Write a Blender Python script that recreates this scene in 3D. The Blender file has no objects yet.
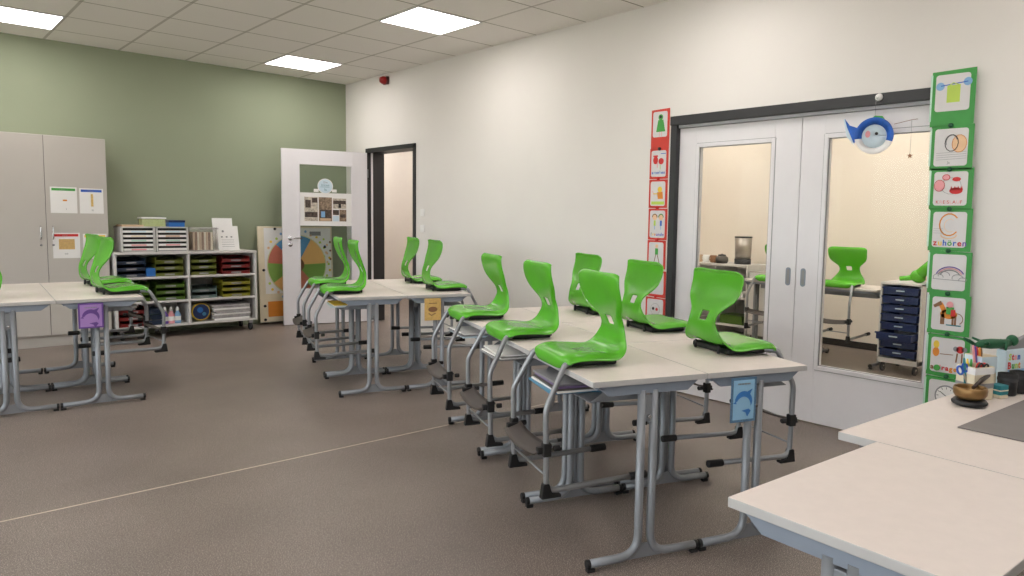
import bpy, math, random
from mathutils import Vector, Matrix
random.seed(7)
PI = math.pi
C = bpy.context.scene.collection
S = bpy.context.scene

# ------------------------------------------------------------------ materials
MATS = {}
def mat(name, rgb, rough=.5, metal=0., vary=.04, scale=12., bump=0., bscale=200., emit=0., spec=.5, coat=0.):
    m = bpy.data.materials.new(name); m.use_nodes = True
    nt = m.node_tree; b = nt.nodes['Principled BSDF']
    b.inputs['Roughness'].default_value = rough; b.inputs['Metallic'].default_value = metal
    b.inputs['Specular IOR Level'].default_value = spec
    if coat: b.inputs['Coat Weight'].default_value = coat; b.inputs['Coat Roughness'].default_value = .1
    tc = nt.nodes.new('ShaderNodeTexCoord')
    nz = nt.nodes.new('ShaderNodeTexNoise'); nz.inputs['Scale'].default_value = scale; nz.inputs['Detail'].default_value = 4
    nt.links.new(tc.outputs['Object'], nz.inputs['Vector'])
    cr = nt.nodes.new('ShaderNodeValToRGB')
    lo = [max(0, c*(1-vary)) for c in rgb]; hi = [min(1, c*(1+vary)) for c in rgb]
    cr.color_ramp.elements[0].position = .3; cr.color_ramp.elements[1].position = .7
    cr.color_ramp.elements[0].color = (*lo, 1); cr.color_ramp.elements[1].color = (*hi, 1)
    nt.links.new(nz.outputs['Fac'], cr.inputs['Fac']); nt.links.new(cr.outputs['Color'], b.inputs['Base Color'])
    if bump:
        n2 = nt.nodes.new('ShaderNodeTexNoise'); n2.inputs['Scale'].default_value = bscale
        nt.links.new(tc.outputs['Object'], n2.inputs['Vector'])
        bp = nt.nodes.new('ShaderNodeBump'); bp.inputs['Strength'].default_value = bump; bp.inputs['Distance'].default_value = .002
        nt.links.new(n2.outputs['Fac'], bp.inputs['Height']); nt.links.new(bp.outputs['Normal'], b.inputs['Normal'])
    if emit:
        b.inputs['Emission Color'].default_value = (1, .975, .94, 1); b.inputs['Emission Strength'].default_value = emit
    MATS[name] = m
    return m

def hx(r, g, b):
    f = lambda c: (c/255/12.92) if c/255 <= .04045 else ((c/255+.055)/1.055)**2.4
    return (f(r), f(g), f(b))

mat('wall_white', (.775, .742, .708), .75, bump=.08, bscale=90, vary=.015, scale=2)
mat('wall_green', hx(150, 158, 134), .8, bump=.08, bscale=90, vary=.02, scale=2)
mat('wall_cream', (.82, .735, .65), .8, vary=.015, scale=2)
mat('black_frame', hx(42, 42, 44), .45)
mat('door_white', hx(226, 223, 226), .4, vary=.01)
mat('door_edge', hx(188, 188, 194), .4)
mat('metal_leg', hx(138, 141, 146), .38, .25, vary=.02)
mat('chair_metal', hx(150, 152, 155), .32, .45, vary=.02)
mat('black_plastic', hx(24, 24, 26), .5)
mat('footrest_brown', hx(74, 66, 62), .5, vary=.1)
mat('green_plastic', hx(86, 172, 38), .27, vary=.05, scale=9, bump=.10, bscale=18)
mat('laminate', hx(222, 211, 204), .45, vary=.02, scale=30)
mat('laminate_edge_shaded', hx(186, 184, 182), .5, vary=.02)  # tabletop edge grey, darkened to carry the shade on the side faces
mat('laminate_seam', hx(150, 145, 138), .5)
mat('apron_blue', hx(138, 147, 160), .45, .1, vary=.02)
mat('cabinet', hx(190, 184, 177), .5, vary=.015, scale=3)
mat('cabinet_dark', hx(90, 86, 82), .6)
mat('shelf_white', hx(208, 205, 202), .5, vary=.015)
mat('chrome', hx(200, 200, 202), .22, .9)
mat('steel', hx(176, 168, 160), .42, .8)
mat('paper', hx(236, 234, 232), .8, vary=.01)
mat('sheet_grey', hx(214, 211, 211), .45, vary=.03)
mat('paper_blueish', hx(205, 222, 232), .8, vary=.02)
mat('card_red', hx(205, 58, 45), .5, vary=.05)
mat('card_green', hx(60, 150, 66), .5, vary=.06)
mat('film', hx(190, 222, 205), .25, vary=.05)
mat('ink_black', hx(35, 35, 38), .6)
mat('ink_grey', hx(140, 140, 142), .6)
mat('ink_blue', hx(50, 96, 190), .6)
mat('ink_lightblue', hx(130, 175, 215), .6)
mat('ink_red', hx(205, 45, 45), .6)
mat('ink_pink', hx(232, 160, 165), .6)
mat('ink_green', hx(70, 160, 70), .6)
mat('ink_lime', hx(185, 210, 90), .6)
mat('ink_yellow', hx(235, 200, 70), .6)
mat('ink_orange', hx(225, 140, 50), .6)
mat('ink_violet', hx(110, 80, 170), .6)
mat('ink_brown', hx(135, 95, 65), .6)
mat('ink_skin', hx(235, 195, 155), .6)
mat('pas_blue', hx(90, 150, 195), .6)
mat('pas_red', hx(205, 120, 100), .6)
mat('pas_green', hx(135, 175, 85), .6)
mat('pas_orange', hx(235, 185, 115), .6)
mat('pas_lime', hx(215, 215, 170), .6)
mat('ink_teal', hx(45, 130, 140), .6)
mat('tray_blue', hx(22, 38, 60), .4)
mat('tray_bluebright', hx(40, 105, 180), .4)
mat('tray_olive', hx(92, 98, 26), .4)
mat('tray_green', hx(66, 96, 20), .4)
mat('tray_red', hx(112, 18, 16), .4)
mat('tray_yellow', hx(128, 124, 26), .4)
mat('tray_clear', hx(84, 100, 98), .3)
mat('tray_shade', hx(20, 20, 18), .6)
mat('navy', hx(24, 42, 88), .35)
mat('newspaper', hx(175, 172, 172), .8, vary=.15, scale=40)
mat('folder_blue', hx(70, 130, 165), .4)
mat('folder_purple', hx(120, 100, 140), .5)
mat('kraft', hx(205, 175, 145), .7)
mat('lime_box', hx(190, 205, 120), .5, vary=.1, scale=40)
mat('bronze', hx(150, 118, 76), .35, .7, vary=.15, scale=20)
mat('dark_wood', hx(45, 32, 26), .45)
mat('mat_grey', hx(120, 114, 112), .7, bump=.1, bscale=300)
mat('purple_card', hx(168, 130, 195), .6)
mat('purple_dark', hx(105, 70, 145), .6)
mat('yellow_card', hx(212, 176, 105), .6, vary=.12, scale=60)
mat('blue_card', hx(150, 195, 225), .5)
mat('blue_border', hx(92, 125, 155), .6, vary=.3, scale=250)
mat('dolphin_blue', hx(60, 125, 195), .5)
mat('whale_blue', hx(30, 95, 190), .5, vary=.25, scale=20)
mat('alarm_red', hx(150, 14, 14), .35)
mat('alarm_dark', hx(70, 8, 10), .35)
mat('rubber', hx(50, 50, 52), .6)
mat('croc_green', hx(20, 85, 52), .6)
mat('cream_card', hx(228, 216, 190), .6)
mat('photo_dark', hx(75, 62, 55), .5, vary=.7, scale=45)
mat('photo_mid', hx(140, 120, 100), .5, vary=.6, scale=55)
mat('photo_light', hx(190, 180, 165), .5, vary=.4, scale=40)
mat('carpet_dark', hx(45, 42, 40), .9)
mat('corridor_white', hx(224, 217, 208), .8, vary=.01)
mat('bin_grey', hx(170, 165, 158), .5)
mat('weld', hx(205, 190, 172), .6)

def floor_mat():
    m = bpy.data.materials.new('linoleum'); m.use_nodes = True; nt = m.node_tree; b = nt.nodes['Principled BSDF']
    tc = nt.nodes.new('ShaderNodeTexCoord')
    n1 = nt.nodes.new('ShaderNodeTexNoise'); n1.inputs['Scale'].default_value = 240; n1.inputs['Detail'].default_value = 2
    n2 = nt.nodes.new('ShaderNodeTexNoise'); n2.inputs['Scale'].default_value = 1.6; n2.inputs['Detail'].default_value = 5
    n3 = nt.nodes.new('ShaderNodeTexNoise'); n3.inputs['Scale'].default_value = 60; n3.inputs['Detail'].default_value = 3
    for n in (n1, n2, n3): nt.links.new(tc.outputs['Object'], n.inputs['Vector'])
    r1 = nt.nodes.new('ShaderNodeValToRGB'); e = r1.color_ramp.elements
    e[0].position = .40; e[0].color = (*hx(106, 95, 88), 1); e[1].position = .68; e[1].color = (*hx(190, 178, 168), 1)
    k = r1.color_ramp.elements.new(.56); k.color = (*hx(124, 111, 104), 1)
    nt.links.new(n1.outputs['Fac'], r1.inputs['Fac'])
    mx = nt.nodes.new('ShaderNodeMixRGB'); mx.blend_type = 'OVERLAY'; mx.inputs['Fac'].default_value = .35
    nt.links.new(r1.outputs['Color'], mx.inputs['Color1']); nt.links.new(n2.outputs['Fac'], mx.inputs['Color2'])
    mx2 = nt.nodes.new('ShaderNodeMixRGB'); mx2.blend_type = 'OVERLAY'; mx2.inputs['Fac'].default_value = .25
    nt.links.new(mx.outputs['Color'], mx2.inputs['Color1']); nt.links.new(n3.outputs['Fac'], mx2.inputs['Color2'])
    nt.links.new(mx2.outputs['Color'], b.inputs['Base Color'])
    b.inputs['Roughness'].default_value = .42; b.inputs['Specular IOR Level'].default_value = .4
    bp = nt.nodes.new('ShaderNodeBump'); bp.inputs['Strength'].default_value = .25; bp.inputs['Distance'].default_value = .001
    nt.links.new(n3.outputs['Fac'], bp.inputs['Height']); nt.links.new(bp.outputs['Normal'], b.inputs['Normal'])
    MATS['linoleum'] = m
floor_mat()

TX0, TY0, TS = 1.2263, 8.7556, .625      # ceiling tile grid
def ceil_mat():
    m = bpy.data.materials.new('ceiling_tile'); m.use_nodes = True; nt = m.node_tree; b = nt.nodes['Principled BSDF']
    N = nt.nodes.new; L = nt.links.new
    tc = N('ShaderNodeTexCoord'); sp = N('ShaderNodeSeparateXYZ'); L(tc.outputs['Object'], sp.inputs['Vector'])
    def m_(op, a, v):
        n = N('ShaderNodeMath'); n.operation = op
        L(a, n.inputs[0]) if not isinstance(a, float) else None
        if isinstance(v, float): n.inputs[1].default_value = v
        else: L(v, n.inputs[1])
        return n.outputs[0]
    def line(out, off, w):
        a = m_('ADD', out, 100*TS - off); a = m_('MODULO', a, TS)
        a = m_('SUBTRACT', a, TS/2); a = m_('ABSOLUTE', a, 0.); a = m_('SUBTRACT', a, TS/2); a = m_('ABSOLUTE', a, 0.)
        return m_('LESS_THAN', a, w)
    lx = line(sp.outputs['X'], TX0, .012); ly = line(sp.outputs['Y'], TY0 - 8*TS, .007)
    mxx = m_('MAXIMUM', m_('MULTIPLY', lx, .55), ly)
    mix = N('ShaderNodeMixRGB'); L(mxx, mix.inputs['Fac'])
    mix.inputs['Color1'].default_value = (*hx(240, 235, 230), 1); mix.inputs['Color2'].default_value = (*hx(158, 150, 138), 1)
    nz = N('ShaderNodeTexNoise'); nz.inputs['Scale'].default_value = 150; L(tc.outputs['Object'], nz.inputs['Vector'])
    mx = N('ShaderNodeMixRGB'); mx.blend_type = 'OVERLAY'; mx.inputs['Fac'].default_value = .06
    L(mix.outputs['Color'], mx.inputs['Color1']); L(nz.outputs['Fac'], mx.inputs['Color2'])
    L(mx.outputs['Color'], b.inputs['Base Color']); b.inputs['Roughness'].default_value = .9
    MATS['ceiling_tile'] = m
ceil_mat()
def lamp_mat(name, s, col):
    m = bpy.data.materials.new(name); m.use_nodes = True; b = m.node_tree.nodes['Principled BSDF']
    b.inputs['Base Color'].default_value = (.9, .9, .9, 1)
    b.inputs['Emission Color'].default_value = (*col, 1); b.inputs['Emission Strength'].default_value = s
    MATS[name] = m
lamp_mat('lamp_panel', 13.0, (1, .945, .91))
lamp_mat('added_lamp_warm', 16, (1, .93, .84))
def glass_mat():
    m = bpy.data.materials.new('glass'); m.use_nodes = True; nt = m.node_tree; nt.nodes.remove(nt.nodes['Principled BSDF'])
    t = nt.nodes.new('ShaderNodeBsdfTransparent'); t.inputs['Color'].default_value = (.93, .95, .94, 1)
    g = nt.nodes.new('ShaderNodeBsdfGlossy'); g.inputs['Roughness'].default_value = .02
    f = nt.nodes.new('ShaderNodeFresnel'); f.inputs['IOR'].default_value = 1.12
    mx = nt.nodes.new('ShaderNodeMixShader'); nt.links.new(f.outputs['Fac'], mx.inputs['Fac'])
    nt.links.new(t.outputs[0], mx.inputs[1]); nt.links.new(g.outputs[0], mx.inputs[2])
    nt.links.new(mx.outputs[0], nt.nodes['Material Output'].inputs['Surface'])
    MATS['glass'] = m
glass_mat()
def clear_mat():
    m = bpy.data.materials.new('clear_plastic'); m.use_nodes = True; nt = m.node_tree; p = nt.nodes['Principled BSDF']
    p.inputs['Base Color'].default_value = (.8, .78, .75, 1); p.inputs['Roughness'].default_value = .25
    t = nt.nodes.new('ShaderNodeBsdfTransparent'); t.inputs['Color'].default_value = (.95, .95, .95, 1)
    mx = nt.nodes.new('ShaderNodeMixShader'); mx.inputs['Fac'].default_value = .22
    nt.links.new(t.outputs[0], mx.inputs[1]); nt.links.new(p.outputs[0], mx.inputs[2])
    nt.links.new(mx.outputs[0], nt.nodes['Material Output'].inputs['Surface'])
    MATS['clear_plastic'] = m
clear_mat()

# ------------------------------------------------------------------ mesh builder
def fillet(pts, r, n=6):
    rl = r if isinstance(r, (list, tuple)) else [r]*len(pts)
    pts = [Vector(p) for p in pts]; out = [pts[0]]
    for i in range(1, len(pts)-1):
        a, b, c = pts[i-1], pts[i], pts[i+1]
        d1 = (a-b); d2 = (c-b); rr = min(rl[i], d1.length*.49, d2.length*.49)
        p0 = b + d1.normalized()*rr; p2 = b + d2.normalized()*rr
        for k in range(n+1):
            t = k/n; out.append((1-t)**2*p0 + 2*t*(1-t)*b + t*t*p2)
    out.append(pts[-1]); return out

class MB:
    def __init__(s, m='paper'): s.v = []; s.f = []; s.m = []; s.s = []; s.dm = m
    def add(s, vs, fs, m=None, smooth=False):
        o = len(s.v); s.v += [tuple(v) for v in vs]
        for f in fs: s.f.append([o+i for i in f]); s.m.append(m or s.dm); s.s.append(smooth)
    def box(s, c, d, m=None, rz=0., taper=1., M=None):
        x, y, z = d[0]/2, d[1]/2, d[2]/2; vs = []
        for dz in (-1, 1):
            k = taper if dz < 0 else 1.
            for a, b in ((-1, -1), (1, -1), (1, 1), (-1, 1)): vs.append(Vector((a*x*k, b*y*k, dz*z)))
        R = M or Matrix.Rotation(rz, 3, 'Z'); vs = [R @ v + Vector(c) for v in vs]
        s.add(vs, [(0, 3, 2, 1), (4, 5, 6, 7), (0, 1, 5, 4), (1, 2, 6, 5), (2, 3, 7, 6), (3, 0, 4, 7)], m); return s
    def b2(s, x0, x1, y0, y1, z0, z1, m=None): return s.box(((x0+x1)/2, (y0+y1)/2, (z0+z1)/2), (abs(x1-x0), abs(y1-y0), abs(z1-z0)), m)
    def tube(s, pts, r, m=None, n=10, caps=True, sm=True):
        pts = [Vector(p) for p in pts]; rs = r if isinstance(r, (list, tuple)) else [r]*len(pts)
        vs = []; up = None
        for i, p in enumerate(pts):
            t = (pts[min(i+1, len(pts)-1)] - pts[max(i-1, 0)]).normalized()
            if up is None:
                up = Vector((0, 0, 1)) if abs(t.z) < .9 else Vector((0, 1, 0))
            a = (up - t*up.dot(t)).normalized(); up = a; b = t.cross(a)
            for k in range(n):
                q = 2*PI*k/n; vs.append(p + (a*math.cos(q) + b*math.sin(q))*rs[i])
        fs = []
        for i in range(len(pts)-1):
            for k in range(n): fs.append((i*n+k, i*n+(k+1) % n, (i+1)*n+(k+1) % n, (i+1)*n+k))
        s.add(vs, fs, m, sm)
        if caps:
            o = len(s.v) - len(vs)
            s.f.append([o+k for k in range(n)][::-1]); s.m.append(m or s.dm); s.s.append(False)
            e = o + (len(pts)-1)*n; s.f.append([e+k for k in range(n)]); s.m.append(m or s.dm); s.s.append(False)
        return s
    def lathe(s, prof, c=(0, 0, 0), m=None, n=24, sy=1., M=None):
        vs = []; fs = []
        for r, z in prof:
            for k in range(n):
                v = Vector((r*math.cos(2*PI*k/n), r*sy*math.sin(2*PI*k/n), z))
                if M: v = M @ v
                vs.append(v + Vector(c))
        for i in range(len(prof)-1):
            for k in range(n): fs.append((i*n+k, i*n+(k+1) % n, (i+1)*n+(k+1) % n, (i+1)*n+k))
        s.add(vs, fs, m, True); return s
    def ball(s, c, r, m=None, n=12, sc=(1, 1, 1)):
        prof = [(math.sin(PI*i/8)*1., -math.cos(PI*i/8)) for i in range(9)]
        vs = []; fs = []
        for a, z in prof:
            for k in range(n): vs.append(Vector((a*math.cos(2*PI*k/n)*r*sc[0], a*math.sin(2*PI*k/n)*r*sc[1], z*r*sc[2])) + Vector(c))
        for i in range(8):
            for k in range(n): fs.append((i*n+k, i*n+(k+1) % n, (i+1)*n+(k+1) % n, (i+1)*n+k))
        s.add(vs, fs, m, True); return s
    def prism(s, pts, axis, lo, hi, m=None):
        """pts 2D polygon; axis: 'x' (pts=y,z) 'y' (pts=x,z) 'z' (pts=x,y)"""
        def q(p, h):
            return {'x': (h, p[0], p[1]), 'y': (p[0], h, p[1]), 'z': (p[0], p[1], h)}[axis]
        n = len(pts); vs = [q(p, lo) for p in pts] + [q(p, hi) for p in pts]
        fs = [tuple(range(n)), tuple(range(2*n-1, n-1, -1))] + [(i, n+i, n+(i+1) % n, (i+1) % n) for i in range(n)]
        s.add(vs, fs, m); return s
    # flat drawing (facing -y, thin slab)
    def flat(s, pts, y, m, t=.0006): return s.prism(pts, 'y', y-t, y, m)
    def rect(s, x0, x1, z0, z1, y, m, t=.0006): return s.flat([(x0, z0), (x1, z0), (x1, z1), (x0, z1)], y, m, t)
    def rrect(s, x0, x1, z0, z1, r, y, m, t=.0006):
        p = []
        for cx, cz, a in ((x1-r, z1-r, 0), (x0+r, z1-r, 90), (x0+r, z0+r, 180), (x1-r, z0+r, 270)):
            for k in range(5): q = math.radians(a + k*22.5); p.append((cx + r*math.cos(q), cz + r*math.sin(q)))
        return s.flat(p, y, m, t)
    def disc(s, x, z, r, y, m, rz=None, a0=0, a1=360, t=.0006, n=20):
        rz = rz or r; p = [(x + r*math.cos(math.radians(a0 + (a1-a0)*k/n)), z + rz*math.sin(math.radians(a0 + (a1-a0)*k/n))) for k in range(n + (a1-a0 < 360))]
        if a1-a0 < 360: p.append((x, z))
        return s.flat(p, y, m, t)
    def stroke(s, pts, w, y, m, t=.0006):
        for a, b in zip(pts, pts[1:]):
            d = Vector((b[0]-a[0], b[1]-a[1])); L = d.length or 1e-6; nx, nz = -d.y/L*w/2, d.x/L*w/2; ex, ez = d.x/L*w*.3, d.y/L*w*.3
            s.flat([(a[0]+nx-ex, a[1]+nz-ez), (a[0]-nx-ex, a[1]-nz-ez), (b[0]-nx+ex, b[1]-nz+ez), (b[0]+nx+ex, b[1]+nz+ez)], y, m, t)
        return s
    def arc(s, x, z, r, a0, a1, w, y, m, rz=None, n=14):
        rz = rz or r
        return s.stroke([(x + r*math.cos(math.radians(a0+(a1-a0)*k/n)), z + rz*math.sin(math.radians(a0+(a1-a0)*k/n))) for k in range(n+1)], w, y, m)
    def text(s, txt, x, z, size, y, mats, bold=0., adv=None):
        cx = x
        for i, ch in enumerate(txt):
            cu = bpy.data.curves.new('t', 'FONT'); cu.body = ch; cu.size = size; cu.extrude = .0004; cu.offset = bold; cu.resolution_u = 3
            o = bpy.data.objects.new('t', cu); C.objects.link(o)
            dg = bpy.context.evaluated_depsgraph_get(); me = bpy.data.meshes.new_from_object(o.evaluated_get(dg))
            vs = [(v.co.x + cx, y - v.co.z - .0004, v.co.y + z) for v in me.vertices]
            wmax = max([v.co.x for v in me.vertices] or [size*.3])
            if vs: s.add(vs, [tuple(p.vertices) for p in me.polygons], mats[i % len(mats)])
            bpy.data.objects.remove(o); bpy.data.curves.remove(cu); bpy.data.meshes.remove(me)
            cx += (adv if adv else wmax + size*.09)
        return s
    def build(s, name, parent=None, bevel=0., sub=0, solid=0., loc=None, rz=None, rot=None):
        me = bpy.data.meshes.new(name); me.from_pydata(s.v, [], s.f)
        names = []
        for m in s.m:
            if m not in names: names.append(m)
        for m in names: me.materials.append(MATS[m])
        me.polygons.foreach_set('material_index', [names.index(m) for m in s.m])
        me.polygons.foreach_set('use_smooth', s.s)
        me.validate(); me.update()
        o = bpy.data.objects.new(name, me); C.objects.link(o)
        if parent: o.parent = parent
        if loc: o.location = loc
        if rz is not None: o.rotation_euler.z = rz
        if rot: o.rotation_euler = rot
        if solid:
            md = o.modifiers.new('so', 'SOLIDIFY'); md.thickness = solid; md.offset = 0
        if bevel:
            md = o.modifiers.new('bv', 'BEVEL'); md.width = bevel; md.segments = 2; md.limit_method = 'ANGLE'; md.angle_limit = math.radians(40)
        if sub:
            md = o.modifiers.new('ss', 'SUBSURF'); md.levels = sub; md.render_levels = sub
        return o

def tag(o, label, cat, group=None, kind=None):
    o['label'] = label; o['category'] = cat
    if group: o['group'] = group
    if kind: o['kind'] = kind
    return o
def thing(name, label, cat, loc=(0, 0, 0), rz=0., group=None):
    o = bpy.data.objects.new(name, None); C.objects.link(o); o.location = loc; o.rotation_euler = (0, 0, rz); o.empty_display_size = .1
    return tag(o, label, cat, group)
def struct(o, label=None):
    o['kind'] = 'structure'
    if label: o['label'] = label
    return o
def dup(root, loc, rz, label, group=None):
    def cp(o, par):
        c = o.copy(); C.objects.link(c); c.parent = par
        for ch in list(o.children): cp(ch, c)
        return c
    kids = list(root.children); r = root.copy(); C.objects.link(r); r.location = loc; r.rotation_euler = (0, 0, rz); r['label'] = label
    if group: r['group'] = group
    for ch in kids: cp(ch, r)
    return r

# ------------------------------------------------------------------ room
XW, YB, ZC = 4.317, 8.647, 2.925
XL, YN = -3.4, -2.6
WT = .20                                   # wall thickness
struct(MB('linoleum').b2(XL-.3, XW, YN-.3, YB+.2, -.1, 0).build('floor'), 'grey brown speckled linoleum floor of the classroom')
struct(MB('ceiling_tile').b2(XL-.3, XW+.2, YN-.3, YB+.2, ZC, ZC+.1).build('ceiling'), 'white square tiled suspended ceiling')
struct(MB('wall_green').b2(XL-.2, XW, YB, YB+.2, 0, ZC).build('wall_back'), 'sage green back wall')
# right wall with two openings
DY0, DY1, DZ = 7.00, 8.12, 2.10            # small door
SY0, SY1, SZ = 1.505, 3.43, 2.06            # sliding door
w = MB('wall_white')
w.b2(XW, XW+WT, DY1, YB+.2, 0, ZC); w.b2(XW, XW+WT, DY0, DY1, DZ, ZC); w.b2(XW, XW+WT, SY1, DY0, 0, ZC)
w.b2(XW, XW+WT, SY0, SY1, SZ, ZC); w.b2(XW, XW+WT, YN-.2, SY0, 0, ZC)
struct(w.build('wall_right'), 'white right wall with the doors')
struct(MB('weld').b2(XL, XW, 3.716, 3.725, -.0005, .0008).build('trim_1'), 'pale welded seam line across the floor')
# left wall with windows, near wall
w = MB('wall_white')
wins = [(-1.9, .3), (.7, 2.9), (3.3, 5.5), (5.9, 8.1)]
w.b2(XL-.2, XL, YN, YB, 0, .85); w.b2(XL-.2, XL, YN, YB, 2.55, ZC)
ys = [YN] + [a for p in wins for a in p] + [YB]
for a, b in zip(ys[0::2], ys[1::2]): w.b2(XL-.2, XL, a, b, .85, 2.55)
struct(w.build('wall_left'), 'white window wall behind the viewer')
for i, (a, b) in enumerate(wins):
    f = MB('door_white'); x = XL-.12
    f.b2(x-.03, x+.03, a, a+.06, .85, 2.55); f.b2(x-.03, x+.03, b-.06, b, .85, 2.55); f.b2(x-.03, x+.03, a, b, .85, .91); f.b2(x-.03, x+.03, a, b, 2.49, 2.55)
    f.b2(x-.03, x+.03, (a+b)/2-.03, (a+b)/2+.03, .85, 2.55)
    o = struct(f.build('window_%d' % (i+1)), 'white framed classroom window')
    MB('glass').b2(x-.004, x+.004, a+.06, b-.06, .91, 2.49).build('window_pane', o)
struct(MB('wall_white').b2(XL-.2, XW+.2, YN-.2, YN, 0, ZC).build('wall_near'), 'white wall behind the camera')

# corridor beyond the small door
CX1 = 6.0
struct(MB('linoleum').b2(XW, CX1+.2, 6.62, 14.2, -.1, -.0005).build('floor_corridor'), 'grey corridor floor beyond the small door')
struct(MB('corridor_white').b2(CX1, CX1+.15, 6.62, 14.2, 0, ZC).build('wall_corridor'), 'pale corridor wall seen through the small door')
struct(MB('corridor_white').b2(XW+WT, CX1, 14.0, 14.2, 0, ZC).build('wall_corridor_end'))
struct(MB('corridor_white').b2(XW+WT, CX1+.15, 6.62, 14.2, ZC-.2, ZC-.1).build('ceiling_corridor'))
struct(MB('corridor_white').b2(XW, XW+WT, YB+.2, 14.2, 0, ZC-.2).build('wall_corridor_left'))

# adjoining room beyond the sliding door
AX = 7.42
struct(MB('linoleum').b2(XW, AX+.2, -.6, 6.60, -.1, -.0005).build('floor_adjoining'), 'floor of the adjoining room')
struct(MB('wall_cream').b2(AX, AX+.2, -.6, 6.62, 0, ZC).build('wall_adjoining_far'), 'cream far wall of the adjoining room')
struct(MB('wall_cream').b2(XW+WT, CX1+1.62, 6.50, 6.62, 0, ZC).build('wall_adjoining_left'), 'cream side wall of the adjoining room')
struct(MB('wall_cream').b2(XW+WT, AX, -.6, -.4, 0, ZC).build('wall_adjoining_right'))
struct(MB('ceiling_tile').b2(XW+WT, AX, -.4, 6.5, ZC, ZC+.1).build('ceiling_adjoining'))
struct(MB('carpet_dark').b2(AX-.02, AX, -.4, 6.5, 0, .07).build('baseboard_adjoining'), 'dark skirting of the adjoining room')

# ceiling light panels
def panel(name, x, y, z, label, m='lamp_panel', group=None):
    t = thing(name, label, 'ceiling light', (x, y, z), 0, group)
    q = .293
    MB(m).b2(-q, q, -q, q, -.006, -.001).build('diffuser', t)
    f = MB('door_white'); e = .306
    f.b2(-e, e, -e, -q, -.008, -.001); f.b2(-e, e, q, e, -.008, -.001); f.b2(-e, -q, -q, q, -.008, -.001); f.b2(q, e, -q, q, -.008, -.001)
    f.build('frame', t); return t
names = {(3, 1): 'small square ceiling light panel nearest the corner of green and white wall',
         (3, 5): 'square ceiling light panel above the tables, closest to the white wall',
         (-1, 1): 'square ceiling light panel at the far left above the grey cabinet'}
for i in (3, -1, -5):
    for j in (1, 5, 9, 13):
        x = TX0 + (i+.5)*TS; y = TY0 - (j+.5)*TS
        panel('ceiling_light', x, y, ZC, names.get((i, j), 'ceiling light panel outside the picture'), group=None if (i, j) in names else 'light panels overhead behind the viewer')
for x, y in ((5.2, .9), (5.2, 3.0), (5.2, 5.0), (6.6, .9), (6.6, 3.0), (6.6, 5.0)): panel('ceiling_light', x, y, ZC, 'added unseen light panel brightening the adjoining room', 'added_lamp_warm', 'added adjoining room lights')  # unseen panels, added to brighten the room behind the glass
for k, y in enumerate((7.6, 9.2, 10.8, 12.4)): panel('ceiling_light', 5.2, y, ZC-.2, 'added unseen light panel brightening the corridor', 'lamp_panel', 'added corridor lights')  # unseen panels, added because the corridor wall came out too dark

# ------------------------------------------------------------------ small door frame and open leaf
f = MB('black_frame')
f.b2(XW-.015, XW+WT+.01, DY0, DY0+.05, 0, DZ); f.b2(XW-.015, XW+WT+.01, DY1-.05, DY1, 0, DZ); f.b2(XW-.015, XW+WT+.01, DY0, DY1, DZ-.05, DZ)
o = struct(f.build('trim_2', bevel=.003), 'black steel frame of the small door')
MB('door_white').b2(XW+.03, XW+.052, DY1-.062, DY1-.05, 0, DZ-.05).build('seal', o)
hinge = Vector((4.295, 8.075)); free = Vector((3.36, 8.325)); LW = (free-hinge).length
# leaf local frame: x runs from the free edge (0) to hinge (LW); front faces camera (-y)
ang = math.atan2((hinge-free).y, (hinge-free).x)
d = bpy.data.objects.new('door_1', None); C.objects.link(d); d.location = (free.x, free.y, 0); d.rotation_euler.z = ang
struct(d, 'white door leaf with glass pane standing open against the green wall')
gx0, gx1, gz0, gz1 = LW-.79, LW-.17, .41, 1.89
b = MB('door_white'); T = .022
b.b2(0, gx0, -T, T, .008, 2.045); b.b2(gx1, LW, -T, T, .008, 2.045); b.b2(gx0, gx1, -T, T, .008, gz0); b.b2(gx0, gx1, -T, T, gz1, 2.045)
b.build('leaf', d, bevel=.003)
b = MB('door_edge'); k = .018
for (x0, x1, z0, z1) in ((gx0-.004, gx0+k, gz0-.004, gz1+.004), (gx1-k, gx1+.004, gz0-.004, gz1+.004), (gx0+k, gx1-k, gz0-.004, gz0+k), (gx0+k, gx1-k, gz1-k, gz1+.004)):
    b.b2(x0, x1, -T-.006, T+.006, z0, z1, 'door_white')
b.build('glazing_bead', d, bevel=.002)
MB('glass').b2(gx0+.01, gx1-.01, -.003, .003, gz0+.01, gz1-.01).build('glass_pane', d)
b = MB('chrome'); hx0 = LW-.885
b.tube(fillet([(hx0, -T, 1.02), (hx0, -T-.055, 1.02), (hx0+.125, -T-.055, 1.02)], .012), .0075)
b.lathe([(0, 0), (.026, 0), (.026, .008), (0, .008)], (hx0, -T, 1.02), M=Matrix.Rotation(PI/2, 3, 'X')); b.lathe([(0, 0), (.026, 0), (.026, .008), (0, .008)], (hx0, -T, .945), M=Matrix.Rotation(PI/2, 3, 'X'))
b.build('door_handle', d)
MB('ink_grey').b2(-.001, .002, -.01, .01, .90, 1.14).build('lock_plate', d)
for z in (.25, 1.8): MB('ink_grey').tube([(LW+.005, -T-.004, z-.05), (LW+.005, -T-.004, z+.05)], .009).build('hinge', d)

def on_leaf(mb_or_root, x, y, z):
    """world position of leaf-local x,y,z"""
    c, s_ = math.cos(ang), math.sin(ang)
    return (free.x + c*x - s_*y, free.y + s_*x + c*y, z)
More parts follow.
